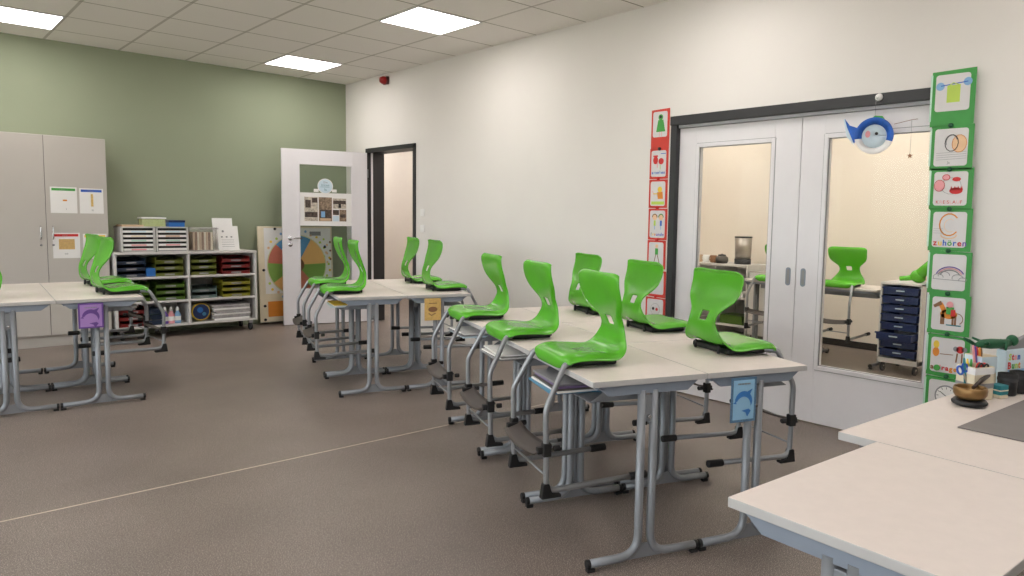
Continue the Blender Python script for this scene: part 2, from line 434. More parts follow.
# photo poster on the glass, with round sign
t = thing('photo_poster', 'white poster with class photographs taped on the glass of the open door', 'poster', on_leaf(0, LW-.778, -.012, 1.165), ang)
pw, ph = .595, .385
MB('paper').b2(0, pw, -.004, 0, 0, ph).build('sheet', t)
b = MB('photo_dark'); y = -.0042
b.rect(.055, .205, .055, .335, y, 'photo_light'); b.rect(.065, .125, .21, .30, y-.0008, 'photo_dark'); b.rect(.14, .2, .27, .325, y-.0008, 'photo_dark'); b.rect(.06, .2, .10, .16, y-.0008, 'photo_dark')
b.build('left_photograph', t)
b = MB('photo_dark'); b.rect(.215, .365, .055, .335, y, 'photo_mid'); b.rect(.225, .355, .09, .19, y-.0008, 'photo_dark'); b.rect(.24, .285, .10, .17, y-.0016, 'ink_lightblue'); b.rect(.23, .35, .06, .09, y-.0008, 'kraft')
b.build('middle_photograph', t)
b = MB('photo_dark'); b.rect(.375, .53, .205, .325, y, 'photo_light'); b.rect(.38, .525, .26, .30, y-.0008, 'photo_dark'); b.rect(.44, .47, .215, .26, y-.0008, 'ink_black')
b.rect(.375, .445, .13, .19, y, 'photo_dark'); b.rect(.45, .53, .055, .195, y, 'photo_mid'); b.rect(.46, .52, .1, .14, y-.0008, 'photo_dark'); b.rect(.375, .445, .055, .12, y, 'paper_blueish')
b.build('right_photograph', t)
t = thing('round_sign', 'round pale blue paper sign above the photo poster on the open door', 'sign', on_leaf(0, LW-.487, -.018, 1.63), ang)
b = MB('paper_blueish'); b.disc(0, 0, .088, 0, 'paper', t=.002, n=32); b.disc(0, 0, .080, -.002, 'paper_blueish', t=.001, n=32); b.build('disc', t)
b = MB('ink_teal')
b.text('Die', -.022, .034, .032, -.0032, ['ink_grey']); b.text('Klasse', -.045, .002, .032, -.0032, ['ink_teal']); b.text('1a', -.018, -.052, .04, -.0032, ['ink_teal']); b.stroke([(-.055, -.01), (.045, -.01)], .004, -.0032, 'ink_teal')
b.build('lettering', t)
b = MB('paper'); b.rect(-.13, -.075, -.07, -.035, .003, 'paper'); b.rect(.075, .13, -.07, -.035, .003, 'paper'); b.build('tape', t)

# ------------------------------------------------------------------ sliding doors
f = MB('black_frame')
f.b2(XW-.03, XW+.10, SY0-.03, SY1+.01, SZ-.055, SZ+.01); f.b2(XW-.02, XW+.10, SY1-.045, SY1+.01, 0, SZ-.05)
struct(f.build('trim_3', bevel=.003), 'black frame and track housing of the sliding doors')
f = MB('door_edge'); f.b2(XW+.005, XW+.09, SY0, SY1-.04, SZ-.075, SZ-.055)
struct(f.build('trim_4'), 'grey running rail of the sliding doors')
def sliding(name, y0, y1, gy0, gy1, gz0, gz1, hy, label):
    d = bpy.data.objects.new(name, None); C.objects.link(d); d.location = (XW+.045, 0, 0); struct(d, label)
    b = MB('door_white'); T = .02; z1 = SZ-.078
    b.b2(-T, T, y0, gy0, .01, z1); b.b2(-T, T, gy1, y1, .01, z1); b.b2(-T, T, gy0, gy1, .01, gz0); b.b2(-T, T, gy0, gy1, gz1, z1)
    b.build('leaf', d, bevel=.002)
    b = MB('door_white'); k = .024
    for (a0, a1, c0, c1) in ((gy0-.004, gy0+k, gz0-.004, gz1+.004), (gy1-k, gy1+.004, gz0-.004, gz1+.004), (gy0+k, gy1-k, gz0-.004, gz0+k), (gy0+k, gy1-k, gz1-k, gz1+.004)):
        b.b2(-T-.006, T+.006, a0, a1, c0, c1)
    b.build('glazing_bead', d, bevel=.002)
    b = MB('ink_grey'); q = .0035
    for (a0, a1, c0, c1) in ((gy0-.004-q, gy0-.004, gz0-.004, gz1+.004), (gy1+.004, gy1+.004+q, gz0-.004, gz1+.004), (gy0, gy1, gz0-.004-q, gz0-.004), (gy0, gy1, gz1+.004, gz1+.004+q)):
        b.b2(-T-.0012, -T+.002, a0, a1, c0, c1)
    for (a0, a1, c0, c1) in ((gy0+k, gy0+k+.006, gz0+k, gz1-k), (gy1-k-.006, gy1-k, gz0+k, gz1-k), (gy0+k, gy1-k, gz0+k, gz0+k+.005), (gy0+k, gy1-k, gz1-k-.005, gz1-k)):
        b.b2(-T+.001, -T+.007, a0, a1, c0, c1, 'ink_grey')
    b.build('seal', d)
    MB('glass').b2(-.003, .003, gy0+.01, gy1-.01, gz0+.01, gz1-.01).build('glass_pane', d)
    b = MB('ink_grey')
    pts = []; 
    for k2 in range(24):
        a = 2*PI*k2/24; pts.append((hy + .018*math.cos(a), .95 + (.042 if math.sin(a) > 0 else -.042)*1 + .018*math.sin(a)))
    b.prism(pts, 'x', -T-.003, -T+.002, 'apron_blue')
    pts = [(hy + (p[0]-hy)*.6, .95 + (p[1]-.95)*.82) for p in pts]; b.prism(pts, 'x', -T-.0036, -T+.001, 'ink_grey')
    b.build('recessed_handle', d)
sliding('door_2', 2.402, SY1-.045, 2.592, 3.228, .35, 1.86, 2.453, 'white sliding door leaf with glass, left of the pair')
sliding('door_3', SY0+.005, 2.398, 1.545, 2.238, .365, 1.86, 2.346, 'white sliding door leaf with glass, right of the pair')

# ------------------------------------------------------------------ chair
def crom(P, n):
    out = []; m = len(P)
    for i in range(m-1):
        a, b, c, d = P[max(i-1, 0)], P[i], P[i+1], P[min(i+2, m-1)]
        for k in range(n):
            t = k/n; out.append([.5*((2*b[j]) + (-a[j]+c[j])*t + (2*a[j]-5*b[j]+4*c[j]-d[j])*t*t + (-a[j]+3*b[j]-3*c[j]+d[j])*t**3) for j in range(len(b))])
    out.append(list(P[-1])); return out
TT = .72
PROF = [(-.014, .715, .150, .000), (-.022, .735, .168, -.002), (-.014, .760, .180, .000), (.03, .774, .188, .004), (.09, .771, .191, .010), (.15, .764, .189, .014),
        (.195, .758, .184, .016), (.232, .762, .174, .018), (.261, .780, .158, .020), (.276, .812, .132, .018), (.278, .845, .108, .012), (.270, .875, .100, .007),
        (.256, .903, .110, .005), (.239, .932, .146, .006), (.225, .960, .176, .008), (.214, .990, .188, .010), (.205, 1.022, .192, .011), (.200, 1.050, .193, .010), (.200, 1.072, .189, .008), (.210, 1.086, .170, .006)]
def shell_mb(tall=0.):
    R = crom([(x, z + max(0, z-.80)*tall, w, k) for x, z, w, k in PROF], 3); NT = 16; b = MB('green_plastic'); vs = []; n = len(R)
    for i, (x, z, w, k) in enumerate(R):
        a = R[max(i-1, 0)]; c = R[min(i+1, n-1)]; tx, tz = c[0]-a[0], c[1]-a[1]; L = math.hypot(tx, tz); nx, nz = -tz/L, tx/L
        for j in range(NT+1):
            t = -1 + 2*j/NT; e = abs(t)**2.2*k - abs(t)**8*(.030 if i < 20 else .030-.016*min(1, (i-20)/8))
            ridge = 0
            vs.append((x + nx*(e+ridge), t*w, z + nz*(e+ridge)))
    fs = []
    for i in range(n-1):
        zm = (R[i][1] + R[i+1][1])/2
        for j in range(NT):
            if i > 24 and .866+.07*tall < zm < .902+.1*tall and abs(j+.5-NT/2) < 2 : continue
            p = i*(NT+1)+j; fs.append((p, p+1, p+NT+2, p+NT+1))
    b.add(vs, fs, None, True); return b
def make_chair(zs, nm):
    """origin: table edge at floor level; +x points to the middle of the table; zs = height of the skids"""
    kk = (.575-zs)/(.575-.25); Z = lambda z: .575 + (z-.575)*kk if z < .575 else z
    dz = Z(.25) - .25
    t = thing('school_chair', '', 'chair')
    sh = shell_mb(.10 if zs > .26 else 0.).build('seat_shell', t, solid=.008, sub=1)
    b = MB('black_plastic'); b.box((.130, 0, .735), (.20, .28, .024)); b.box((.140, 0, .742), (.17, .20, .014))
    
    b.tube([(.246, .09, .7215), (.246, .09, .760)], .008); b.tube([(.246, -.09, .7215), (.246, -.09, .760)], .008)
    b.build('seat_carrier', t, bevel=.006)
    for s in (-1, 1):
        y = s*.188
        P = fillet([(.12, s*.085, .738), (.035, s*.125, .738), (-.012, s*.168, .7365), (-.095, y, Z(.578)), (-.088, y, Z(.255)), (.29, y, Z(.268))], [0, .03, .012, .028, .045, 0], 6)
        lg = MB('chair_metal').tube(P, .0118, n=10).build('leg', t)
        MB('black_plastic').tube([(.275, y, Z(.2675)), (.350, y, Z(.2695))], .0165, n=10).build('end_cap', lg, bevel=.003)
        z0 = Z(.255)-.03
        MB('black_plastic').prism([(-.112, z0+.004), (-.03, z0+.004), (-.03, z0+.016), (-.068, z0+.024), (-.080, z0+.062), (-.104, z0+.062)], 'y', y-.015, y+.015).build('foot_glide', lg, bevel=.003)
        b = MB('black_plastic'); zc = Z(.42)
        b.box((-.090, y, zc), (.032, .031, .052)); b.box((-.100, y-s*.012, zc-.004), (.05, .026, .026)); b.tube([(-.06, y, zc), (-.035, y, zc)], .012, n=8)
        b.build('clamp', lg, bevel=.003)
    # footrest: bowed plate
    b = MB('footrest_brown'); NY, NX = 14, 4; vs = []; zc = Z(.42)
    for i in range(NY+1):
        q = -1 + 2*i/NY; y = q*.178; bow = 1-q*q
        for j in range(NX+1):
            u = j/NX; vs.append((-.138 - .012*bow + u*(.075 + .006*bow), y, zc - .016 - .012*bow + u*.026))
    b.add(vs, [(i*(NX+1)+j, i*(NX+1)+j+1, (i+1)*(NX+1)+j+1, (i+1)*(NX+1)+j) for i in range(NY) for j in range(NX)], None, True)
    b.build('footrest', t, solid=.008)
    MB('chair_metal').tube([(-.088, -.188, Z(.315)), (-.088, .188, Z(.315))], .0045, n=8).build('cross_rod', t)
    return t

# ------------------------------------------------------------------ student table: origin floor centre, x = depth, y = length
TWD, TLN = .486, .70
def make_table(wd=TWD, ln=TLN, h=TT, rack=True):
    t = thing('classroom_table', '', 'table')
    b = MB('laminate'); b.box((0, 0, h-.011), (wd, ln, .022)); b.m[2:] = ['laminate_edge_shaded']*4; b.build('tabletop', t, bevel=.002)
    yy = ln/2-.028
    for s in (-1, 1):
        MB('apron_blue').prism([(-wd/2+.025, h-.023), (wd/2-.025, h-.023), (wd/2-.075, h-.062), (-wd/2+.075, h-.062)], 'y', s*yy-.011, s*yy+.011).build('apron', t, bevel=.002)
        for q in (-1, 1):
            P = fillet([(q*.026, s*yy, h-.05), (q*.026, s*yy, .032), (q*(wd/2-.004), s*yy, .030)], .085, 8)
            lg = MB('metal_leg').tube(P, .0162, n=12).build('leg', t)
            c = MB('black_plastic'); x = q*(wd/2-.004)
            c.tube([(x-q*.012, s*yy, .030), (x+q*.003, s*yy, .030)], .0170, n=12); c.box((x-q*.014, s*yy, .0075), (.03, .024, .014)); c.build('foot_cap', lg, bevel=.002)
        MB('metal_leg').prism([(-.075, .018), (.075, .018), (.03, .075), (-.03, .075)], 'y', s*yy-.002, s*yy+.002).build('gusset', t)
        b = MB('metal_leg'); b.box((0, s*yy, h-.12), (.03, .018, .10)); b.tube([(0, s*yy, h-.15), (0, s*(yy+.02), h-.15)], .008, 'chrome', 8); b.build('leg_bracket', t, bevel=.002)
    for q in (-1, 1): MB('apron_blue').box((q*(wd/2-.05), 0, h-.033), (.02, 2*yy-.02, .020)).build('side_rail', t, bevel=.002)
    if not rack: return t
    b = MB('metal_leg'); z = h-.098; x0, x1 = -wd/2+.03, .02
    b.b2(x0, x1, -yy+.06, yy-.06, z-.001, z+.001); b.b2(x1-.002, x1, -yy+.06, yy-.06, z, h-.0225)
    for y in (-yy+.06, yy-.062): b.prism([(x0, z), (x1, z), (x1, h-.0225), (x0+.12, h-.0225)], 'y', y, y+.002)
    b.build('book_rack', t)
    return t

def frame_group(ox, oy, deg):
    """returns function (u,v)->world xy and the z rotation. u across, v along"""
    a = math.radians(deg); n = Vector((math.cos(a), -math.sin(a))); d = Vector((math.sin(a), math.cos(a)))
    return (lambda u, v: Vector((ox, oy)) + n*u + d*v), -a

table0 = make_table(); used_t = [False]
def put_table(xy, rz, label, group):
    if not used_t[0]:
        used_t[0] = True; table0.location = (xy[0], xy[1], 0); table0.rotation_euler.z = rz; table0['label'] = label; table0['group'] = group; return table0
    return dup(table0, (xy[0], xy[1], 0), rz, label, group)
chairs = {}
def put_chair(zs, xy, rz, label, group):
    if zs not in chairs:
        c = chairs[zs] = make_chair(zs, ''); c.location = (xy[0], xy[1], 0); c.rotation_euler.z = rz; c['label'] = label; c['group'] = group; return c
    return dup(chairs[zs], (xy[0], xy[1], 0), rz, label, group)

# right (near) group : 2 x 3 tables
g1, r1 = frame_group(0, 0, 20); U0, V0 = 1.105, 2.29
rows = ['nearest', 'middle', 'farthest']
for j in range(3):
    for i in range(2):
        put_table(g1(U0 + TWD/2 + i*(TWD+.003), V0 + .35 + j*.705), r1 + PI*i,
                  'pale table, %s row of the large group, %s' % (rows[j], 'left column by the aisle' if i == 0 else 'right column by the sliding doors'), 'tables of the large group by the sliding doors')
cl = ['green chair on the left side of the large table group, nearest to the viewer', 'green chair on the left side of the large table group, middle of three', 'green chair on the left side of the large table group, farthest back']
cr_ = ['green chair on the right side of the large table group, nearest, by the dolphin card', 'green chair on the right side of the large table group, middle of three', 'green chair on the right side of the large table group, farthest, partly hidden']
for j, v in enumerate((2.69, 3.37, 4.07)): put_chair(.25, g1(U0-(0, .01, .028)[j], v), r1, cl[j], 'chairs of the large table group')
for j, v in enumerate((2.70, 3.36, 4.07)): put_chair(.25, g1(U0 + 2*TWD+.036, v), r1+PI, cr_[j], 'chairs of the large table group')

# middle group : 2 x 2
g2, r2 = frame_group(2.31, 4.76, 16.4)
rw = ['front', 'back']
for j in range(2):
    for i in range(2):
        put_table(g2(TWD/2 + i*(TWD+.003), .35 + j*.705), r2 + PI*i, 'pale topped table in the %s row of the middle group, %s half' % (rw[j], 'left' if i == 0 else 'right'), 'tables of the middle group')
for j, v in enumerate((.36, 1.02)):
    put_chair(.28, g2(-.035, v), r2, 'green chair on the left side of the middle table group, %s one' % rw[j], 'chairs of the middle table group')
    put_chair(.28, g2(2*TWD+.035, v), r2+PI, 'green chair on the right side of the middle table group, %s one' % rw[j], 'chairs of the middle table group')
# left group : 2 x 2
g3, r3 = frame_group(.305, 5.60, 4.0)
for j in range(2):
    for i in range(2):
        put_table(g3(TWD/2 + i*(TWD+.003), .35 + j*.705), r3 + PI*i, 'pale topped table in the %s row of the left group, %s half' % (rw[j], 'left' if i == 0 else 'right'), 'tables of the left group')
for j, v in enumerate((.36, 1.04)):
    put_chair(.32, g3(-.05, v), r3, 'green chair on the left side of the left table group, %s one' % rw[j], 'chairs of the left table group')
    put_chair(.32, g3(2*TWD+.04, v), r3+PI+.12, 'green chair on the right side of the left table group, %s one by the shelf' % rw[j], 'chairs of the left table group')

# hanging name cards on table fronts
def card(label, pos, rz, w, h, border, face, draw, name='name_card'):
    t = thing(name, label, 'card', (*pos, 0), rz)
    z1 = TT-.026; z0 = z1-h
    MB(border).b2(-w/2, w/2, -.003, 0, z0, z1).build('card', t)
    b = MB(face); b.rect(-w/2+.01, w/2-.01, z0+.01, z1-.01, -.0032, face); b.build('picture_ground', t)
    b = MB('ink_blue'); draw(b, 0, z0, z1, w, h); b.build('picture', t); return t
def dolphin(m):
    def f(b, x, z0, z1, w, h):
        zc = (z0+z1)/2; y = -.0045; s = w/.145
        top = []; bot = []
        for k in range(15):
            a = math.radians(165 - k*13); cx, cz = -.002*s, zc-.018*s
            th = .021*s*math.sin(PI*min(1, (k+1.5)/15))**.6; r = .045*s
            top.append((cx + (r+th*.6)*math.cos(a), cz + (r+th*.6)*math.sin(a)*1.05)); bot.append((cx + (r-th*.6)*math.cos(a), cz + (r-th*.6)*math.sin(a)*1.05))
        b.flat(top + bot[::-1], y, m)
        b.flat([(-.045*s, zc-.004*s), (-.062*s, zc-.014*s), (-.042*s, zc-.018*s)], y, m)
        b.flat([(.008*s, zc+.034*s), (.048*s, zc+.052*s), (.034*s, zc+.026*s)], y-.0004, m)
        b.flat([(.030*s, zc-.045*s), (-.012*s, zc-.052*s), (.012*s, zc-.062*s), (.022*s, zc-.083*s), (.042*s, zc-.055*s)], y, m)
        for k in range(8): b.rect(-.035*s+k*.009*s, -.029*s+k*.009*s, z1-.034*s, z1-.027*s, y, 'ink_grey')
    return f
p = g1(U0 + TWD + .168, V0-.006)
card('light blue dolphin card hanging on the front edge of the near right table', p, r1, .120, .178, 'blue_border', 'blue_card', dolphin('dolphin_blue'))
p = g2(TWD+.19, -.006)
def yl(b, x, z0, z1, w, h):
    zc = (z0+z1)/2
    b.disc(0, zc, .035, -.0045, 'ink_brown', rz=.02); b.rect(-.03, .03, z1-.04, z1-.034, -.0045, 'ink_brown'); b.stroke([(-.03, zc-.03), (-.01, zc-.045), (.02, zc-.03)], .006, -.0045, 'ink_brown')
card('yellow hanging card on the front of the middle table group', p, r2, .125, .165, 'yellow_card', 'yellow_card', yl)
p = g3(2*TWD-.30, -.006)
card('purple hanging card with a dolphin shape on the front of the left table group', p, r3, .14, .165, 'purple_dark', 'purple_card', dolphin('purple_dark'))

# exercise books in the racks of the left column
NICE = {'folder_blue': 'blue folder', 'paper': 'white exercise book', 'folder_purple': 'purple grey book', 'ink_grey': 'grey folder', 'kraft': 'light brown book', 'cabinet_dark': 'dark grey folder', 'paper_blueish': 'pale blue folder', 'ink_yellow': 'yellow folder'}
def books(u, v, label, cols, gf, gr, w=.26, l=.29):
    z = 0; p = gf(u, v); n = len(cols)
    for k, c in enumerate(cols):
        h = random.uniform(.006, .009); dx, dy, a = random.uniform(-.02, .015), random.uniform(-.015, .015), random.uniform(-.06, .06)
        where = 'bottom' if k == 0 else 'top' if k == n-1 else 'second from bottom' if k == 1 else 'third from bottom' if k == 2 else 'fourth from bottom'
        o = MB(c).box((0, 0, h/2), (w, l, h)).build('exercise_book', loc=(p[0]+dx, p[1]+dy, TT-.0965+z), rz=gr+a)
        tag(o, '%s, %s of the pile %s' % (NICE[c], where, label), 'book', 'books in the table racks'); z += h + .0006
books(U0+.09, 2.67, 'under the nearest left table', ['folder_blue', 'paper', 'cabinet_dark', 'folder_purple', 'ink_grey'], g1, r1)
books(U0+.095, 3.36, 'under the second left table', ['ink_grey', 'paper', 'cabinet_dark', 'paper'], g1, r1)
books(U0+.095, 4.05, 'under the third left table', ['paper_blueish', 'ink_grey', 'paper'], g1, r1)
books(.11, .33, 'under the middle group', ['paper_blueish', 'paper', 'ink_yellow'], g2, r2, .22, .28)
books(2*TWD-.11, .33, 'under the left table group', ['paper', 'ink_grey'], g3, r3, .22, .28)

# ------------------------------------------------------------------ teacher desks
td = math.radians(3.5)
b0 = Vector((1.277, .838)); n4 = Vector((math.cos(td), -math.sin(td))); d4 = Vector((math.sin(td), math.cos(td)))
L4, D4 = .64, .50
c = b0 + n4*L4/2 - d4*D4/2
t4 = make_table(D4, L4, TT, False); t4.location = (c[0], c[1], 0); t4.rotation_euler.z = -td - PI/2
t4.name = 'classroom_table'; t4['label'] = 'pale table in the bottom right foreground, pushed against the teacher desk'; t4['category'] = 'table'
c0 = Vector((1.929, .913)); LD, DD = 1.6, .80
t = thing('teacher_desk', 'long pale teacher desk at the right edge carrying the singing bowl and pen boxes', 'desk', (c0[0], c0[1], 0), -td)
b = MB('laminate').b2(0, LD, -DD, 0, TT-.024, TT-.001); b.m[2:] = ['laminate_edge_shaded']*4; b.build('tabletop', t, bevel=.002)
for x in (.05, LD-.05):
    for y in (-.06, -DD+.06):
        lg = MB('metal_leg').tube([(x, y, .012), (x, y, TT-.025)], .018, n=12).build('leg', t); MB('black_plastic').tube([(x, y, 0), (x, y, .02)], .021, n=12).build('foot_cap', lg)
b = MB('apron_blue'); b.b2(.04, LD-.04, -.075, -.05, TT-.07, TT-.026); b.b2(.04, LD-.04, -DD+.05, -DD+.075, TT-.07, TT-.026); b.b2(.04, .06, -DD+.06, -.06, TT-.07, TT-.026); b.b2(LD-.06, LD-.04, -DD+.06, -.06, TT-.07, TT-.026)
b.build('apron', t)
def desk(x, y): return c0 + n4*x + d4*y
# grey mat
mp = Vector((2.235, .703))
t = MB('mat_grey'); t.b2(0, .70, -.50, 0, 0, .003); o = t.build('desk_mat', bevel=.0015, loc=(mp[0], mp[1], TT), rz=-td)
tag(o, 'dark grey desk mat on the teacher desk at the right edge', 'mat')
# singing bowl
bp = (2.555, .772)
cu = MB('dark_wood'); cu.lathe([(0, 0), (.042, 0), (.052, .006), (.054, .012), (.048, .019), (.03, .018), (0, .017)], m='black_plastic', n=28)
o = cu.build('bowl_cushion', loc=(bp[0], bp[1], TT)); tag(o, 'flat black round cushion under the bronze bowl', 'cushion')
t = thing('singing_bowl', 'bronze singing bowl on a black cushion on the teacher desk', 'bowl', (bp[0]+.002, bp[1], TT+.019))
MB('bronze').lathe([(0, 0), (.026, 0), (.042, .006), (.050, .018), (.0515, .032), (.049, .041), (.045, .041), (.046, .032), (.043, .018), (.035, .01), (0, .006)], n=32).build('bowl', t)
o = MB('dark_wood').tube([(0, 0, 0), (.05, -.004, .013), (.125, -.010, .034)], [.006, .007, .0105], n=10).build('bowl_striker', loc=(bp[0]+.022, bp[1]-.002, TT+.054)); tag(o, 'dark wooden striker resting on the rim of the bronze bowl', 'striker')
# pen boxes
def pen_box(pos, w, dpt, h, label, bands, name='pen_box'):
    t = thing(name, label, 'box', (pos[0], pos[1], TT), -td-.35)
    b = MB('cream_card'); k = .003
    b.b2(-w/2, w/2, -dpt/2, -dpt/2+k, 0, h); b.b2(-w/2, w/2, dpt/2-k, dpt/2, 0, h); b.b2(-w/2, -w/2+k, -dpt/2, dpt/2, 0, h); b.b2(w/2-k, w/2, -dpt/2, dpt/2, 0, h); b.b2(-w/2, w/2, -dpt/2, dpt/2, 0, k)
    b.build('body', t)
    b = MB('paper'); e = .0008
    for z0, z1, m in bands:
        b.b2(-w/2-e, w/2+e, -dpt/2-e, -dpt/2, z0*h, z1*h, m); b.b2(-w/2-e, -w/2, -dpt/2, dpt/2, z0*h, z1*h, m); b.b2(w/2, w/2+e, -dpt/2, dpt/2, z0*h, z1*h, m)
    b.build('band', t); return t
pb = (2.675, .797)
pen_box(pb, .085, .075, .112, 'cream box with a white rim and grey stripe holding scissors and pens, beside the bowl', [(.78, .98, 'paper'), (.35, .5, 'ink_grey')])
def pen(x0, y0, x1, y1, z0, z1, m, label, name='pen'):
    o = MB(m).tube([(x0, y0, z0), (x0+(x1-x0)*.9, y0+(y1-y0)*.9, z0+(z1-z0)*.9), (x1, y1, z1)], [.0045, .0045, .003], n=8).build(name); tag(o, label, 'pen', 'pens in the boxes'); return o
def scissors(pos, rz, tilt, m, label):
    t = thing('scissors', label, 'scissors', pos, rz); t.rotation_euler = (0, tilt, rz)
    MB('steel').box((0, 0, .03), (.012, .003, .09)).build('blade', t)
    b = MB(m)
    for s in (-1, 1):
        b.tube([(s*.010 + .0095*math.cos(a), 0, .092 + .015*math.sin(a)) for a in [k*PI/6 for k in range(13)]], .0036, n=6)
    b.build('grip', t)
scissors((pb[0]-.022, pb[1], TT+.02), -.6, -.45, 'ink_blue', 'blue handled scissors leaning out of the cream box')
scissors((pb[0]+.004, pb[1]-.012, TT+.012), -.6, .15, 'ink_black', 'black handled scissors standing in the cream box')
scissors((pb[0]+.024, pb[1]-.004, TT+.010), -.5, .1, 'ink_red', 'red handled scissors in the cream box')
for k, (m, a) in enumerate((('ink_green', .01), ('ink_yellow', -.012), ('ink_teal', -.03))):
    pen(pb[0]+a, pb[1]+.015, pb[0]+a*1.8, pb[1]+.02, TT+.004, TT+.128+.006*k, m, '%s pen standing in the cream box beside the bowl' % m[4:])
pb2 = (2.795, .818)
pen_box(pb2, .07, .07, .132, 'tall patterned cream box behind the cream box with scissors', [(.55, .98, 'paper_blueish'), (.1, .5, 'cream_card')])
for k, (m, a) in enumerate((('ink_pink', -.035), ('ink_violet', -.022), ('ink_red', -.01), ('ink_orange', .008), ('ink_brown', .02))):
    pen(pb2[0]+a*.6, pb2[1], pb2[0]+a*1.6-.02, pb2[1]+.004, TT+.004, TT+.172-.005*k, m, '%s pen standing in the tall patterned box' % m[4:])
o = MB('ink_teal'); o.b2(-.02, .02, -.02, .02, .012, .045, 'ink_teal'); o.b2(-.02, .02, -.02, .02, 0, .011, 'cream_card'); o.b2(-.0205, .0205, -.0205, .0205, .024, .030, 'cream_card')
o = o.build('small_box', bevel=.002, loc=(2.752, .742, TT), rz=-td-.3); tag(o, 'small teal and cream box between pen box and black cups', 'box')
for k, (x, y) in enumerate(((2.818, .736), (2.893, .720))):
    t = thing('black_cup', ['black cup beside the small teal box', 'black cup at the right picture edge'][k], 'cup', (x, y, TT), 0, 'black cups on the teacher desk')
    MB('black_plastic').lathe([(0, 0), (.027, 0), (.030, .004), (.031, .075), (.028, .075), (.027, .008), (0, .006)], n=24).build('body', t)
    MB('rubber').lathe([(.0315, .05), (.0325, .052), (.0325, .06), (.0315, .062)], n=24).build('rim_band', t)
# binder with coloured letters
t = thing('activity_binder', 'pale blue binder with colourful letters behind the black cups', 'binder', (2.925, .772, TT+.0), -td-.25)
MB('paper_blueish').b2(0, .24, 0, .04, .002, .138).build('cover', t, bevel=.003)
b = MB('ink_red'); b.text('Stan', .012, .102, .032, -.0005, ['ink_lime', 'ink_red', 'ink_pink', 'ink_blue'], .0012); b.text('Bunt', .008, .070, .034, -.0005, ['ink_red', 'ink_green', 'ink_lime', 'ink_orange'], .0012); b.rect(0.01, .2, .052, .066, -.0002, 'ink_lightblue'); b.build('lettering', t)
MB('ink_grey').prism([(0, .139), (.24, .139), (.24, .21), (.10, .175)], 'y', .01, .03).build('grey_flap', t)
# green toy crocodile draped over the boxes
t = thing('toy_crocodile', 'dark green bendy toy lying on top of the boxes', 'toy', (2.885, .815, TT+.145), -td-.35)
b = MB('croc_green')
b.tube([(-.075, 0, .012), (-.04, 0, .018), (0, 0, .016), (.05, 0, .014), (.09, 0, .016)], [.008, .016, .019, .017, .014], n=10); b.ball((.105, 0, .024), .021)
for x, y2, z2 in ((-.05, -.04, .03), (-.03, .04, .034), (.04, -.04, .0), (.07, .04, .0)):
    b.tube([(x, 0, .015), (x+.01, y2*.6, .022), (x-.015, y2, z2)], [.007, .006, .004], n=8)
b.tube([(-.07, 0, .013), (-.10, .005, .03), (-.12, .01, .04)], [.006, .006, .004], n=8); b.tube([(.115, 0, .02), (.14, 0, .012)], [.008, .004], n=8)
b.build('body', t)

# ------------------------------------------------------------------ tall cabinet
CXA, CXS, CXB, CY, CZ = .64, 1.128, 1.622, 8.25, 1.985
t = thing('tall_cabinet', 'tall light grey two door cabinet against the green wall at the left', 'cabinet', (CXA, CY, 0))
W = CXB-CXA
b = MB('cabinet'); b.b2(0, W, .02, .39, .10, CZ); b.b2(.02, W-.02, .04, .36, 0, .10, 'cabinet'); b.build('body', t, bevel=.002)
xs = CXS-CXA
for k, (x0, x1) in enumerate(((0, xs-.002), (xs+.002, W))):
    dr = MB('cabinet').b2(x0, x1, 0, .018, .115, CZ-.004).build('door', t, bevel=.002)
    hx_ = x1-.045 if k == 0 else x0+.045
    h = MB('chrome'); h.tube(fillet([(hx_, 0, 1.02), (hx_, -.028, 1.03), (hx_, -.028, 1.13), (hx_, 0, 1.14)], .015), .006, n=8); h.build('handle', dr)
    MB('ink_grey').lathe([(0, 0), (.010, 0), (.010, .006), (0, .006)], (hx_, 0, .965), M=Matrix.Rotation(PI/2, 3, 'X'), n=12).build('lock', dr)
MB('cabinet_dark').b2(xs-.002, xs+.002, .008, .019, .115, CZ-.004).build('door_gap', t)
b = MB('chrome')
for x in (.1, xs, W-.1): b.tube([(x, .1, 0), (x, .1, .02)], .02, n=10)
b.build('levelling_feet', t)
def sheet(px, pz, w, h, label, head, draw):
    t = thing('number_sheet', label, 'sheet', (px, CY-.0005, pz), 0, 'sheets on the cabinet door')
    MB('paper').b2(0, w, -.001, 0, 0, h).build('paper', t)
    b = MB(head); b.rect(.012, w-.012, h-.035, h-.012, -.0012, head); b.text('Zahlen', w*.34, h-.030, .016, -.002, ['ink_grey']); draw(b, w, h); b.build('print', t)
def d1(b, w, h): b.rect(w*.46, w*.62, h*.46, h*.52, -.0012, 'ink_orange'); b.text('1', w*.55, h*.12, .025, -.0012, ['ink_grey'])
def d2(b, w, h): b.rect(w*.47, w*.57, h*.28, h*.78, -.0012, 'yellow_card'); b.text('10', w*.47, h*.10, .022, -.0012, ['ink_grey'])
def d3(b, w, h):
    b.rect(w*.22, w*.80, h*.35, h*.75, -.0012, 'yellow_card')
    for k in range(1, 10): b.rect(w*(.22+.058*k)-.0005, w*(.22+.058*k)+.0005, h*.35, h*.75, -.002, 'kraft'); b.rect(w*.22, w*.8, h*(.35+.04*k)-.0005, h*(.35+.04*k)+.0005, -.002, 'kraft')
    b.text('100', w*.40, h*.14, .022, -.0012, ['ink_grey'])
sheet(1.165, 1.265, .21, .245, 'white sheet with green heading on the cabinet door', 'ink_green', d1)
sheet(1.395, 1.265, .195, .24, 'white sheet with blue heading on the cabinet door', 'ink_blue', d2)
